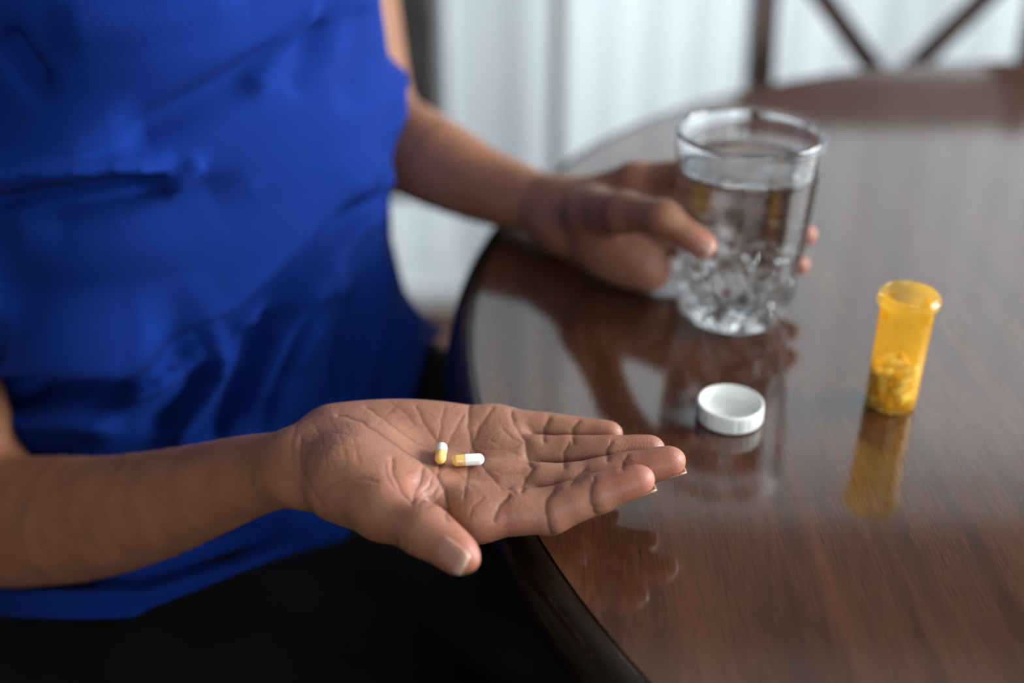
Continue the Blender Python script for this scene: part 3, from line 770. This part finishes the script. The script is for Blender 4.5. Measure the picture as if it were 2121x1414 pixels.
def build_person():
    person = empty('person', (-.235, .755, 0.0))
    tag(person, 'seated person in blue t-shirt holding capsules and a glass of water', 'person')
    inv = person.location.copy()
    # right hand, fine
    allj = np.array([q for k in RJ for q in RJ[k]] + thumb)
    lo = allj.min(0) - .03; hi = allj.max(0) + .03; lo[0] = RW[0] - .03; lo[1] = min(lo[1], RW[1] - .05)
    PR, FR = surface(f_rhand, lo - V(.02, .01, .02), hi, .00075)
    PR = project(f_rhand, PR, 2)
    # left hand, medium
    allj = np.array([q for k in LJ for q in LJ[k]] + LT + [LW])
    PL, FL = surface(f_lhand, allj.min(0) - V(.05, .03, .04), allj.max(0) + .03, .0016)
    PL = project(f_lhand, PL, 2)
    # rest of the body
    PB, FB = surface(f_body, (-.48, .42, .46), (.06, 1.06, 1.17), .0042, slack=1.9)
    PB = project(f_body, PB, 2)
    c_r = FP_R[0][0] * .55 + FP_R[1][0] * .45; n_r = unit(FP_R[0][0] - FP_R[1][0])
    c_l = FA_L[0][0] * .25 + FA_L[1][0] * .75; n_l = unit(FA_L[0][0] - FA_L[1][0])
    def side_cut(P, F, c, n, sign, rad):
        bm = cut_keep(P, F, c, n, True, rad)
        C, Nn = Vector(c), Vector(n)
        kill = [v for v in bm.verts if (v.co - C).dot(Nn) * sign < -1e-6 and (v.co - C).length < rad * 2.5]
        bmesh.ops.delete(bm, geom=kill, context='VERTS')
        return bm
    bms = []
    b1 = side_cut(PR, FR, c_r, n_r, 1, .09); b2 = side_cut(PL, FL, c_l, n_l, 1, .09)
    b3 = side_cut(PB, FB, c_r, n_r, -1, .07)
    me = bpy.data.meshes.new('t'); b3.to_mesh(me); b3.free()
    b3 = bmesh.new(); b3.from_mesh(me); bpy.data.meshes.remove(me)
    C, Nn = Vector(c_l), Vector(n_l)
    near = [f for f in b3.faces if (f.calc_center_median() - C).length < .07]
    es = {e for f in near for e in f.edges}; vs_ = {v for f in near for v in f.verts}
    bmesh.ops.bisect_plane(b3, geom=near + list(es) + list(vs_), plane_co=C, plane_no=Nn, dist=1e-6)
    bmesh.ops.delete(b3, geom=[v for v in b3.verts if (v.co - C).dot(Nn) > 1e-6 and (v.co - C).length < .12], context='VERTS')
    bm = bmesh.new(); src = bm.verts.layers.int.new('part')
    for i, b in enumerate((b1, b2, b3)):
        me = bpy.data.meshes.new('t'); b.to_mesh(me); b.free(); n0 = len(bm.verts); bm.from_mesh(me); bpy.data.meshes.remove(me)
        bm.verts.ensure_lookup_table()
        for v in bm.verts[n0:] if n0 else bm.verts: v[src] = i
    # zip matching cut loops
    for c, n, ia in ((c_r, n_r, 0), (c_l, n_l, 1)):
        C, Nn = Vector(c), Vector(n)
        be = [e for e in bm.edges if len(e.link_faces) == 1 and all(abs((v.co - C).dot(Nn)) < 1e-5 and (v.co - C).length < .08 for v in e.verts)]
        A = ring_order(bm, [e for e in be if e.verts[0][src] == ia]); B = ring_order(bm, [e for e in be if e.verts[0][src] == 2])
        ax = Vector(Nn).orthogonal().normalized(); ay = Nn.cross(ax)
        ang = lambda v: math.atan2((v.co - C).dot(ay), (v.co - C).dot(ax))
        A = sorted(A, key=ang); B = sorted(B, key=ang)
        i = j = 0; na, nb_ = len(A), len(B)
        while i < na or j < nb_:
            aa = ang(A[i + 1]) if i + 1 < na else (ang(A[0]) + 2 * math.pi if i < na else 99)
            bb = ang(B[j + 1]) if j + 1 < nb_ else (ang(B[0]) + 2 * math.pi if j < nb_ else 99)
            try:
                if aa <= bb: bm.faces.new((A[i % na], A[(i + 1) % na], B[j % nb_])); i += 1
                else: bm.faces.new((A[i % na], B[(j + 1) % nb_], B[j % nb_])); j += 1
            except ValueError:
                if aa <= bb: i += 1
                else: j += 1
    bmesh.ops.recalc_face_normals(bm, faces=bm.faces[:])
    me = bpy.data.meshes.new('body'); bm.to_mesh(me); bm.free()
    n = len(me.vertices)
    P = np.zeros(n * 3, np.float32); me.vertices.foreach_get('co', P); P = P.reshape(-1, 3).astype(float)
    Nv = np.zeros(n * 3, np.float32); me.vertices.foreach_get('normal', Nv); Nv = Nv.reshape(-1, 3).astype(float)
    part = np.zeros(n, np.int32); me.attributes['part'].data.foreach_get('value', part)
    col = np.zeros((n, 4)); col[:, 3] = 1
    # --- right hand: palm colour, creases
    Q = to_px(P); R_ = part == 0
    toc = V(0, 0, CAMZ) - P; toc /= np.linalg.norm(toc, axis=1)[:, None]
    facing = (Nv * toc).sum(1)
    up = Nv[:, 2]
    palm = smoothstep(-.35, .35, up * .8 - Nv[:, 1] * .35)
    along = smoothstep(560, 740, Q[:, 0] + (Q[:, 1] - 960) * .25)
    # back of the thumb stays dark
    dth, _ = polydist(Q, [(690, 1080), (800, 1125), (900, 1160)])
    thumbdark = (1 - smoothstep(8, 52, dth)) * (Q[:, 1] > 1030)
    pm = palm * (.18 * smoothstep(480, 600, Q[:, 0]) + .82 * along) * (1 - .85 * thumbdark)
    red = np.zeros(n)
    for (x, y, r, a) in [(1310, 1000, 60, .75), (1385, 960, 55, .6), (1345, 925, 45, .3), (1260, 895, 40, .3), (955, 1135, 55, .6), (845, 1000, 42, .4), (890, 1010, 36, .35), (1080, 1090, 70, .35), (1000, 1090, 60, .35), (1040, 1010, 50, .2), (1200, 1050, 60, .3)]:
        red = np.maximum(red, a * np.exp(-((Q[:, 0] - x) ** 2 + (Q[:, 1] - y) ** 2) / (r * r)))
    W_ = R_ | ((part == 2) & (np.linalg.norm(P - c_r, axis=1) < .10))
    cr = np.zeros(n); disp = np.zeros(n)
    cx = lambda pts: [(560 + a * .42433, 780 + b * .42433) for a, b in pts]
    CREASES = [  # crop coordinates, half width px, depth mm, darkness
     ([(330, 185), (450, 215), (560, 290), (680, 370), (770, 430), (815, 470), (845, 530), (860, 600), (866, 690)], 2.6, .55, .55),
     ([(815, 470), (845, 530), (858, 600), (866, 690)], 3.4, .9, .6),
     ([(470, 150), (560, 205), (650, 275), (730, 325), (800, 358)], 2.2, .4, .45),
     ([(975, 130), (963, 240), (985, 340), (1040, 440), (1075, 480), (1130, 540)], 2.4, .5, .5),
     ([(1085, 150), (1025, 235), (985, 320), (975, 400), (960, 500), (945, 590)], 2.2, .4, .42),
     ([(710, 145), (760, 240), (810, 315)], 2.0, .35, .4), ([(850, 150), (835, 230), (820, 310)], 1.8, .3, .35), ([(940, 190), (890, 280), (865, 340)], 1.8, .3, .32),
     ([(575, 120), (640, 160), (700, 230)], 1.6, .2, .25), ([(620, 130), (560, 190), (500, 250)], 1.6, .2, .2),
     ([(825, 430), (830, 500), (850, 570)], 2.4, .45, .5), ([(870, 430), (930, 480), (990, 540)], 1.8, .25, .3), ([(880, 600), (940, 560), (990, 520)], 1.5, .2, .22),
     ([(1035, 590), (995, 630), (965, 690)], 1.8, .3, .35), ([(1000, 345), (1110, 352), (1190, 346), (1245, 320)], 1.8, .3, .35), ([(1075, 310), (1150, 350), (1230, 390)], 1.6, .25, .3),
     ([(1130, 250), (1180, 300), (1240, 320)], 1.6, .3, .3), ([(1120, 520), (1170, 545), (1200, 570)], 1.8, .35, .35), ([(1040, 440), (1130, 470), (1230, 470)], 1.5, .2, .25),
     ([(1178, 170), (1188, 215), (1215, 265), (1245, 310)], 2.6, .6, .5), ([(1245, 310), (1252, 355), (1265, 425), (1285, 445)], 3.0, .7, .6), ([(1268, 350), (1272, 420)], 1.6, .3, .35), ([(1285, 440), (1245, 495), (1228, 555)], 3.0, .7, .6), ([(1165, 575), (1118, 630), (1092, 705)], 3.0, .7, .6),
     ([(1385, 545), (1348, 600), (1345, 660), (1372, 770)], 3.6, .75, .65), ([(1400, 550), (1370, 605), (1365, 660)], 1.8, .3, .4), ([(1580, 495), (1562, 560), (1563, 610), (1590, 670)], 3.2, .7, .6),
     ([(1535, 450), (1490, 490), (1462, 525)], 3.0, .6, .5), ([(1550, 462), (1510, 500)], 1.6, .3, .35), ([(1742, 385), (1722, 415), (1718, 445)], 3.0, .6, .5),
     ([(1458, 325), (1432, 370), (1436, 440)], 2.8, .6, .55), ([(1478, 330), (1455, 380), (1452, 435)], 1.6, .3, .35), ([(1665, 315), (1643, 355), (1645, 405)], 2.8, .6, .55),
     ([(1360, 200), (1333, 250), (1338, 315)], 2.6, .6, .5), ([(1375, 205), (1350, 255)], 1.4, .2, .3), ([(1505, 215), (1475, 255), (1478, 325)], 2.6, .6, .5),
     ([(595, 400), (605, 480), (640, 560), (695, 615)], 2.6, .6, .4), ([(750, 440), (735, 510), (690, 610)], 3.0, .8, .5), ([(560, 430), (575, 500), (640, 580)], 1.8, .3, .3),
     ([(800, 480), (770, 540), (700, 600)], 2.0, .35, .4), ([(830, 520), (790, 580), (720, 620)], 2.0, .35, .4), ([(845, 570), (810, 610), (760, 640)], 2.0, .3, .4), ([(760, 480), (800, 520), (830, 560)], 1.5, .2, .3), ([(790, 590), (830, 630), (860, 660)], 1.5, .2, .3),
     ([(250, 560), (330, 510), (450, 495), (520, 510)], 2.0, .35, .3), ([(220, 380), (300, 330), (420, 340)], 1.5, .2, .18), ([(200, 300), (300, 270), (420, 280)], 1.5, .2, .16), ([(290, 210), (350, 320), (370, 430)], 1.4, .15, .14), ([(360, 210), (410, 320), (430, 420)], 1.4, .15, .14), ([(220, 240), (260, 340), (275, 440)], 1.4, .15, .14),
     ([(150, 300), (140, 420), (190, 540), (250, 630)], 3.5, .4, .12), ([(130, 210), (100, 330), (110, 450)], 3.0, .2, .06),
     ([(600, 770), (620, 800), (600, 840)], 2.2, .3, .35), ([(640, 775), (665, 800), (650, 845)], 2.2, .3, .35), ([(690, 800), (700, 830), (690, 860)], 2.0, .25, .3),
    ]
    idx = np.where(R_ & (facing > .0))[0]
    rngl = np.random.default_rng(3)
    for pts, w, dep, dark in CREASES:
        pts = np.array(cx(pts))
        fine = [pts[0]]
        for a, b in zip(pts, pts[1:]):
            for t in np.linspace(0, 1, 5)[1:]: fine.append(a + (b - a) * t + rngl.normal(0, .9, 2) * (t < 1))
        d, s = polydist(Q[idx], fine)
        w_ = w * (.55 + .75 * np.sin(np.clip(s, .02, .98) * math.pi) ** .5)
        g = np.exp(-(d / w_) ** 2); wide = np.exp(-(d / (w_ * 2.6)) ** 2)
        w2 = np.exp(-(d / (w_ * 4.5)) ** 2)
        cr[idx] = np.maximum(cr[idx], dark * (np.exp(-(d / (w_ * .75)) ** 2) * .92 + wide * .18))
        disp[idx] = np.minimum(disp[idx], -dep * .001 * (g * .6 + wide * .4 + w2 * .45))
    # fine random lines on the palm
    for _ in range(240):
        x, y = rngl.uniform(640, 1080), rngl.uniform(835, 1060); L = rngl.uniform(20, 70); a = rngl.choice([rngl.normal(1.1, .35), rngl.normal(-.5, .5)])
        p0 = np.array([x, y]); p2 = p0 + L * np.array([math.cos(a), math.sin(a)]); p1 = (p0 + p2) / 2 + rngl.normal(0, 4, 2)
        near = idx[(np.abs(Q[idx, 0] - x) < 90) & (np.abs(Q[idx, 1] - y) < 90)]
        d, s = polydist(Q[near], [p0, p1, p2]); g = np.exp(-(d / 1.5) ** 2) * np.sin(np.clip(s, 0, 1) * math.pi)
        cr[near] = np.maximum(cr[near], .25 * g); disp[near] = np.minimum(disp[near], -.00012 * g)
    for _ in range(60):    # length-wise lines on the fingers
        k = rngl.choice(list(RJ)); i = rngl.integers(0, 3); t = rngl.uniform(.1, .7)
        jj = to_px(np.array(RJ[k])); p0 = jj[i] + (jj[i + 1] - jj[i]) * t + rngl.normal(0, 9, 2) - np.array([0, 12]); dv = (jj[i + 1] - jj[i]); dv = dv / np.linalg.norm(dv) * rngl.uniform(10, 28)
        near = idx[(np.abs(Q[idx, 0] - p0[0]) < 60) & (np.abs(Q[idx, 1] - p0[1]) < 60)]
        if not len(near): continue
        d, s = polydist(Q[near], [p0, p0 + dv]); g = np.exp(-(d / 1.4) ** 2)
        cr[near] = np.maximum(cr[near], .14 * g)
    P = P + Nv * (disp * R_)[:, None]
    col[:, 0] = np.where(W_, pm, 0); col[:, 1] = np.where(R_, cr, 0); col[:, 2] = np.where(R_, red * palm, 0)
    # --- left hand: palm side faces the glass axis
    L_ = part == 1
    tg = np.array([GX, GY]) - P[:, :2]; tg /= np.linalg.norm(tg, axis=1)[:, None]
    inner = (Nv[:, :2] * tg).sum(1)
    nearg = smoothstep(.055, .085, P[:, 0]) * (np.hypot(P[:, 0] - GX, P[:, 1] - GY) < .12)
    tipd = np.min([np.linalg.norm(P - LJ[k][3], axis=1) for k in LJ] + [np.linalg.norm(P - LT[3], axis=1)], axis=0)
    col[:, 0] = np.where(L_, np.maximum(smoothstep(.0, .5, inner) * smoothstep(.05, .075, P[:, 0]), .35 * (1 - smoothstep(.006, .016, tipd))), col[:, 0])
    lump = np.linalg.norm(P - V(.082, .692, .772), axis=1)
    col[:, 0] = np.where(L_, np.maximum(col[:, 0], .8 * (1 - smoothstep(.016, .034, lump)) * smoothstep(-.1, .4, -Nv[:, 1] + Nv[:, 0] * .3)), col[:, 0])
    col[:, 2] = np.where(L_, .75 * (1 - smoothstep(.006, .017, tipd)), col[:, 2])
    seam = np.zeros(n, bool)
    for c, n_, fn in ((c_r, n_r, f_rhand), (c_l, n_l, f_lhand)):
        sm = (np.abs((P - c) @ n_) < .006) & (np.linalg.norm(P - c, axis=1) < .06); seam |= sm
        Nv[sm] = grad(fn, P[sm]); 
    seam_n = Nv[seam] / np.linalg.norm(Nv[seam], axis=1)[:, None]
    P = P - np.array(inv)
    me.vertices.foreach_set('co', P.astype(np.float32).ravel())
    me.attributes.remove(me.attributes['part'])
    ca = me.color_attributes.new('skin', 'FLOAT_COLOR', 'POINT'); ca.data.foreach_set('color', col.astype(np.float32).ravel())
    me.update()
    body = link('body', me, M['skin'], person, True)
    NN = np.zeros(n * 3, np.float32); me.vertices.foreach_get('normal', NN); NN = NN.reshape(-1, 3); NN[seam] = seam_n
    me.normals_split_custom_set_from_vertices(NN.tolist())
    return person
person = build_person()
PL0 = person.location.copy()

def nail(c, along, normal, width, length, curv, name='fingernail'):
    """curved nail plate; along = towards the fingertip"""
    along = unit(np.asarray(along, float)); normal = np.asarray(normal, float); normal = unit(normal - along * (normal @ along)); side = np.cross(along, normal)
    nu, nv = 11, 13; P_, F_, fe = [], [], []
    for i in range(nu):
        for j in range(nv):
            u = -1 + 2 * i / (nu - 1); v = -1 + 2 * j / (nv - 1)
            ww = width / 2 * (1 - .16 * max(0, -v) ** 2.5 - .22 * max(0, v) ** 4)
            endv = v * (1 - .10 * u * u * (1 if v > 0 else .8))
            ang = u * ww / curv
            P_.append(np.asarray(c) + along * endv * length / 2 + side * math.sin(ang) * curv + normal * ((math.cos(ang) - 1) * curv - .0009 * max(0, v) ** 2 - .0010 * max(0, -v) ** 3))
            fe.append(float(smoothstep(.60, .74, np.array([v + .10 * u * u]))[0]))
    for i in range(nu - 1):
        for j in range(nv - 1): F_.append((i * nv + j, i * nv + j + 1, (i + 1) * nv + j + 1, (i + 1) * nv + j))
    me = np_mesh(name, np.array(P_) - np.array(PL0), np.array(F_))
    at = me.attributes.new('free_edge', 'FLOAT', 'POINT'); at.data.foreach_set('value', np.array(fe, np.float32))
    o = link(name, me, M['nail'], person, True)
    s = o.modifiers.new('thickness', 'SOLIDIFY'); s.thickness = .0006; s.offset = -1
    return o
def surf_pt(fn, px, py, t0=.42):
    o = ray(px, py); t = t0
    for _ in range(120): t += fn((V(0, 0, CAMZ) + o * t)[None])[0] * .7
    p = V(0, 0, CAMZ) + o * t; return p, unit(grad(fn, p[None])[0])
tp, tnrm = surf_pt(f_rhand, 932, 1150)
nail(tp + tnrm * .0009, tax + V(0, 0, -.0), tnrm + V(-.05, 0, -.08), .0122, .0175, .0078)
for k_ in RJ:
    a, b = RJ[k_][2], RJ[k_][3]; ax = unit(b - a); r = RR[k_][3]
    dn = unit(-UPZ + ax * (UPZ @ ax) + V(0, -.25, 0))
    nail(b + dn * (r - .0002) + ax * (.0012), ax, dn, r * 1.7, .0115, r * 1.02)
nail(LT[3] + V(-.002, -.0072, .0020), unit(LT[3] - LT[2]), V(-.25, -.9, .25), .0115, .013, .008)

# capsules resting in the palm
def on_palm(px, py, r):
    o = ray(px, py); t = .50
    for _ in range(200):
        p = V(0, 0, CAMZ) + o * t; d = f_rhand(p[None])[0] - r
        t += d * .8
        if abs(d) < 1e-5: break
    return V(0, 0, CAMZ) + o * t
def lay(pa, pb):
    a = on_palm(*pa, .0029); b = on_palm(*pb, .0029); return (a + b) / 2, unit(b - a)
c1, d1 = lay((912, 950), (915, 926))
capsule(c1, d1, big, 'white and yellow capsule lying across the open palm, nearer the wrist', 'capsules on the palm')
c2, d2 = lay((950, 953), (988, 951))
k2 = capsule(c2, d2, big, 'yellow and white capsule lying along the open palm, nearer the fingers', 'capsules on the palm')
bm = bmesh.new()                                          # small printed mark on the yellow half
for t0, t1, cz, rad in ((-.2, 2.8, -.0035, .00042), (2.0, 5.6, -.0043, .00040)):
    ring = []
    for i in range(15):
        a = t0 + (t1 - t0) * i / 14
        for rr in (rad - .00010, rad + .00010):
            u, z = rr * math.cos(a), cz + rr * math.sin(a); R0 = .00282; ring.append(bm.verts.new((R0 * math.sin(u / R0), -R0 * math.cos(u / R0), z)))
    for i in range(14): bm.faces.new((ring[2 * i], ring[2 * i + 1], ring[2 * i + 3], ring[2 * i + 2]))
mk = from_bm('printed_mark', bm, M['ink'], k2)
qi = k2.rotation_quaternion.inverted(); vcam = qi @ (Vector((0, -.80, -.05)))
mk.rotation_euler = (0, 0, math.atan2(vcam.y, vcam.x) + math.pi / 2)

# ------------------------------------------------------------------ clothes
def gauss_fold(P, Nv, Q, facing, folds):
    """folds: (polyline px, half-width px, amplitude mm, asymmetry)"""
    disp = np.zeros(len(P)); w0 = smoothstep(-.05, .25, facing)
    for pts, w, amp in folds:
        d, s = polydist(Q, pts); env = np.minimum(1, np.minimum(s, 1 - s) / .18 + .12)
        disp += 1.75 * amp * .001 * np.exp(-(d / w) ** 2) * np.clip(env, 0, 1)
    return P + Nv * (disp * w0)[:, None]
T_OUT = torso_fn(.0)
SL = [cone(RS * .52 + RE * .48, RS, .058, .066), cone(LS * .70 + LE * .30, LS, .056, .064)]
# lap drape: the shirt spreads over the hips and thighs
def f_shirt(p):
    d = T_OUT(p)
    for g in SL: d = smin(d, g(p), .035)
    return smin(d, LAP(p), .05)
PEL = V(-.262, .775, .570)
HR, HL = PEL - SD * .095, PEL + SD * .092
KR, KL = HR + unit(V(.62, -.78, 0)) * .42, HL + unit(V(.86, -.50, 0)) * .42
LAPC = [cone(HR - V(0, 0, .012), HR + (KR - HR) * .38 - V(0, 0, .002), .124, .112), cone(HL - V(0, 0, .012), HL + (KL - HL) * .34 - V(0, 0, .008), .112, .098)]
LAPC.append(cone((HR + HL) / 2, (HR + HL) / 2 + (KR + KL - HR - HL) * .5 * .36, .108, .098))
def LAP(p): return smin(smin(LAPC[0](p), LAPC[1](p), .05), LAPC[2](p), .04)

def build_shirt():
    P, F = surface(f_shirt, (-.56, .42, .44), (.12, 1.14, 1.18), .0036, slack=1.9)
    P = project(f_shirt, P, 2)
    Nv = vnormals(P, F); Q = to_px(P)
    toc = V(0, 0, CAMZ) - P; toc /= np.linalg.norm(toc, axis=1)[:, None]; facing = (Nv * toc).sum(1)
    FOLDS = [
     ([(-40, 425), (60, 405), (160, 392), (260, 378), (350, 372)], 14, -9), ([(-40, 385), (100, 365), (260, 340), (360, 345)], 24, 9),
     ([(180, 330), (330, 260), (480, 185), (640, 90), (740, 20)], 40, -9), ([(100, 60), (300, 40), (500, -20)], 60, 4), ([(0, 60), (50, 130), (90, 190)], 25, -7),
     ([(665, 10), (630, 70), (580, 135), (520, 200)], 16, 6), ([(700, 40), (660, 120), (600, 200)], 22, -4), ([(760, 0), (750, 120), (720, 230)], 26, -4),
     ([(340, 400), (380, 370), (420, 330)], 18, 6), 
     ([(815, 380), (720, 455), (620, 560), (500, 680), (380, 745), (250, 770)], 42, -15), ([(830, 335), (760, 415), (690, 500), (600, 590)], 14, 5),
     ([(820, 415), (745, 480), (660, 570), (560, 660), (460, 720)], 15, 9), ([(710, 505), (640, 590), (590, 680), (550, 770), (510, 880)], 13, 9),
     ([(690, 600), (620, 690), (575, 790), (540, 900)], 16, -8), ([(600, 620), (540, 720), (470, 850), (440, 930)], 17, -11),
     ([(478, 700), (440, 735), (370, 775), (250, 835)], 12, 10), ([(475, 700), (455, 770), (400, 870), (355, 950)], 14, 11), ([(440, 770), (390, 830), (310, 890)], 16, -12),
     ([(798, 525), (775, 640), (755, 740), (735, 860)], 12, 8), ([(740, 600), (722, 700), (712, 830)], 18, -7), ([(830, 560), (815, 680), (800, 800)], 14, -6), ([(850, 620), (850, 720), (840, 830)], 12, 5),
     ([(-30, 812), (80, 800), (180, 798), (275, 806)], 34, -15), ([(-30, 745), (120, 740), (260, 750), (380, 740)], 40, 8), ([(-20, 860), (120, 870), (260, 890)], 25, 7),
     ([(0, 1230), (300, 1235), (520, 1170), (700, 1090)], 14, 5), ([(0, 1195), (280, 1195), (480, 1140), (650, 1070)], 12, -5), ([(330, 1160), (480, 1120), (620, 1070)], 10, 4),
     ([(840, 100), (850, 180), (835, 300)], 22, 5),
     ([(800, 320), (700, 410), (590, 510), (470, 620), (340, 690)], 48, 9), ([(-40, 690), (120, 690), (260, 700), (360, 690)], 62, 11), ([(-40, 330), (120, 310), (300, 285)], 55, 8),
     ([(720, 560), (650, 660), (600, 780)], 20, 6), ([(40, 480), (200, 470), (380, 440), (520, 380)], 50, -5),
    ]
    P_raw = P.copy()
    P = gauss_fold(P, Nv, Q, facing, FOLDS)
    # gentle random drape everywhere, so the unseen sides are not smooth either
    a = P @ np.array([21., 13., 34.]); b = P @ np.array([-17., 29., 12.])
    P = P + Nv * (.0016 * np.sin(a) * np.sin(b * 1.3 + 1.0))[:, None]
    # open at hem, neck and sleeves
    fc = P[F].mean(1); fr = P_raw[F].mean(1)
    hem = hem_plane(fc)
    kill = (hem < 0) | ((np.linalg.norm(fc - V(-.252, .782, 1.12), axis=1) < .085) & (fc[:, 2] > 1.06))
    for e, s, t in ((RE, RS, .50), (LE, LS, .31)):
        ax = unit(s - e); h0 = (e + (s - e) * t)
        kill |= (T_OUT(fr) > .012) & (((fc - h0) @ ax) < 0) & (np.linalg.norm(fc - h0, axis=1) < .11) & (np.linalg.norm((fc - h0) - np.outer((fc - h0) @ ax, ax), axis=1) < .075) & (((fc - h0) @ ax) > -.08)
    hv = hem_plane(P); keepf = ~kill | ((hem < 0) & (hv[F].max(1) > 0) & (hem > -40))
    F = F[keepf]
    E_ = np.concatenate([F[:, [0, 1]], F[:, [1, 2]], F[:, [2, 3]], F[:, [3, 0]], F[:, [0, 2]], F[:, [1, 3]]]); E_ = np.concatenate([E_, E_[:, ::-1]])
    E_ = E_[(hv[E_[:, 0]] < 0) & (hv[E_[:, 1]] >= 0) & (hv[E_[:, 0]] > -60)]
    E_ = E_[np.argsort(hv[E_[:, 1]])]; Pn = P.copy()                 # snap the ragged rim onto the hem line
    t_ = (-hv[E_[:, 0]] / (hv[E_[:, 1]] - hv[E_[:, 0]]))[:, None]; Pn[E_[:, 0]] = P[E_[:, 0]] + (P[E_[:, 1]] - P[E_[:, 0]]) * t_; P = Pn
    used = np.unique(F); mp = -np.ones(len(P), int); mp[used] = np.arange(len(used))
    me = np_mesh('t_shirt', P[used] - np.array(PL0), mp[F])
    o = link('t_shirt', me, M['shirt'], person, True); o['label'] = 'royal blue jersey t-shirt'
    s = o.modifiers.new('thickness', 'SOLIDIFY'); s.thickness = .0014; s.offset = -1
    return o
HEM_O, HEM_N = PEL + FD * .10 + V(0, 0, .0), unit(-FD * .83 + V(0, 0, .56))
def hem_plane(fc):
    q = to_px(fc); line = np.interp(q[:, 0], [-300, 0, 150, 240, 320, 400, 500, 600, 700, 800, 850, 866, 885, 925], [1255, 1275, 1282, 1280, 1272, 1256, 1225, 1183, 1130, 1010, 880, 790, 720, 680])
    return np.where((fc - PEL) @ FD > -.10, line - q[:, 1], (fc[:, 2] - .50) * 1000)
build_shirt()

def build_skirt():
    KM, HM = (KR + KL) / 2, (HR + HL) / 2
    dn = V(.02, -.01, -.40)
    pr = [cone(HR - V(0, 0, .005), KR, .098, .080), cone(HL, KL, .090, .070), cone(HM, KM - V(0, 0, .02), .080, .055),
          cone(HM * .6 + KR * .4 - V(0, 0, .01), KR * .7 + KM * .3 - V(0, 0, .01), .075, .06), cone(HM * .6 + KL * .4 - V(0, 0, .01), KL * .7 + KM * .3 - V(0, 0, .01), .07, .055),
          ellipsoid(PEL + V(0, 0, -.005), SD * .175, FD * .125, V(0, 0, .105)),
          cone(KR, KR + dn, .070, .060), cone(KL, KL + dn, .065, .058), cone(KM - V(0, 0, .03), KM + dn, .05, .05), cone((KM + KR) / 2 - V(0, 0, .02), (KM + KR) / 2 + dn, .055, .055), cone((KM + KL) / 2 - V(0, 0, .02), (KM + KL) / 2 + dn, .055, .055)]
    def f(p):
        d = pr[0](p)
        for g in pr[1:]: d = smin(d, g(p), .022)
        return np.maximum(d, .16 - p[:, 2])
    lo = np.minimum(HR, KR) ; P, F = surface(f, (-.52, .24, .12), (.34, 1.06, .70), .0062, slack=1.9)
    P = project(f, P, 1); Nv = vnormals(P, F)
    a = P @ np.array([60., 35., 25.]); b = P @ np.array([-30., 55., 48.])
    P = P + Nv * (.0022 * np.sin(a) * np.sin(b))[:, None]
    o = link('skirt', np_mesh('skirt', P - np.array(PL0), F), M['trousers'], person, True); o['label'] = 'long black skirt'
build_skirt()

ch2 = copy_tree(ch)
ch2['label'] = 'dark wooden chair under the seated person in the blue t-shirt'
ang = math.atan2(FD[1], FD[0]) + math.pi / 2
ch2.rotation_euler = (0, 0, ang)
ch2.location = (PEL[0] - FD[0] * .21, PEL[1] - FD[1] * .21, 0)
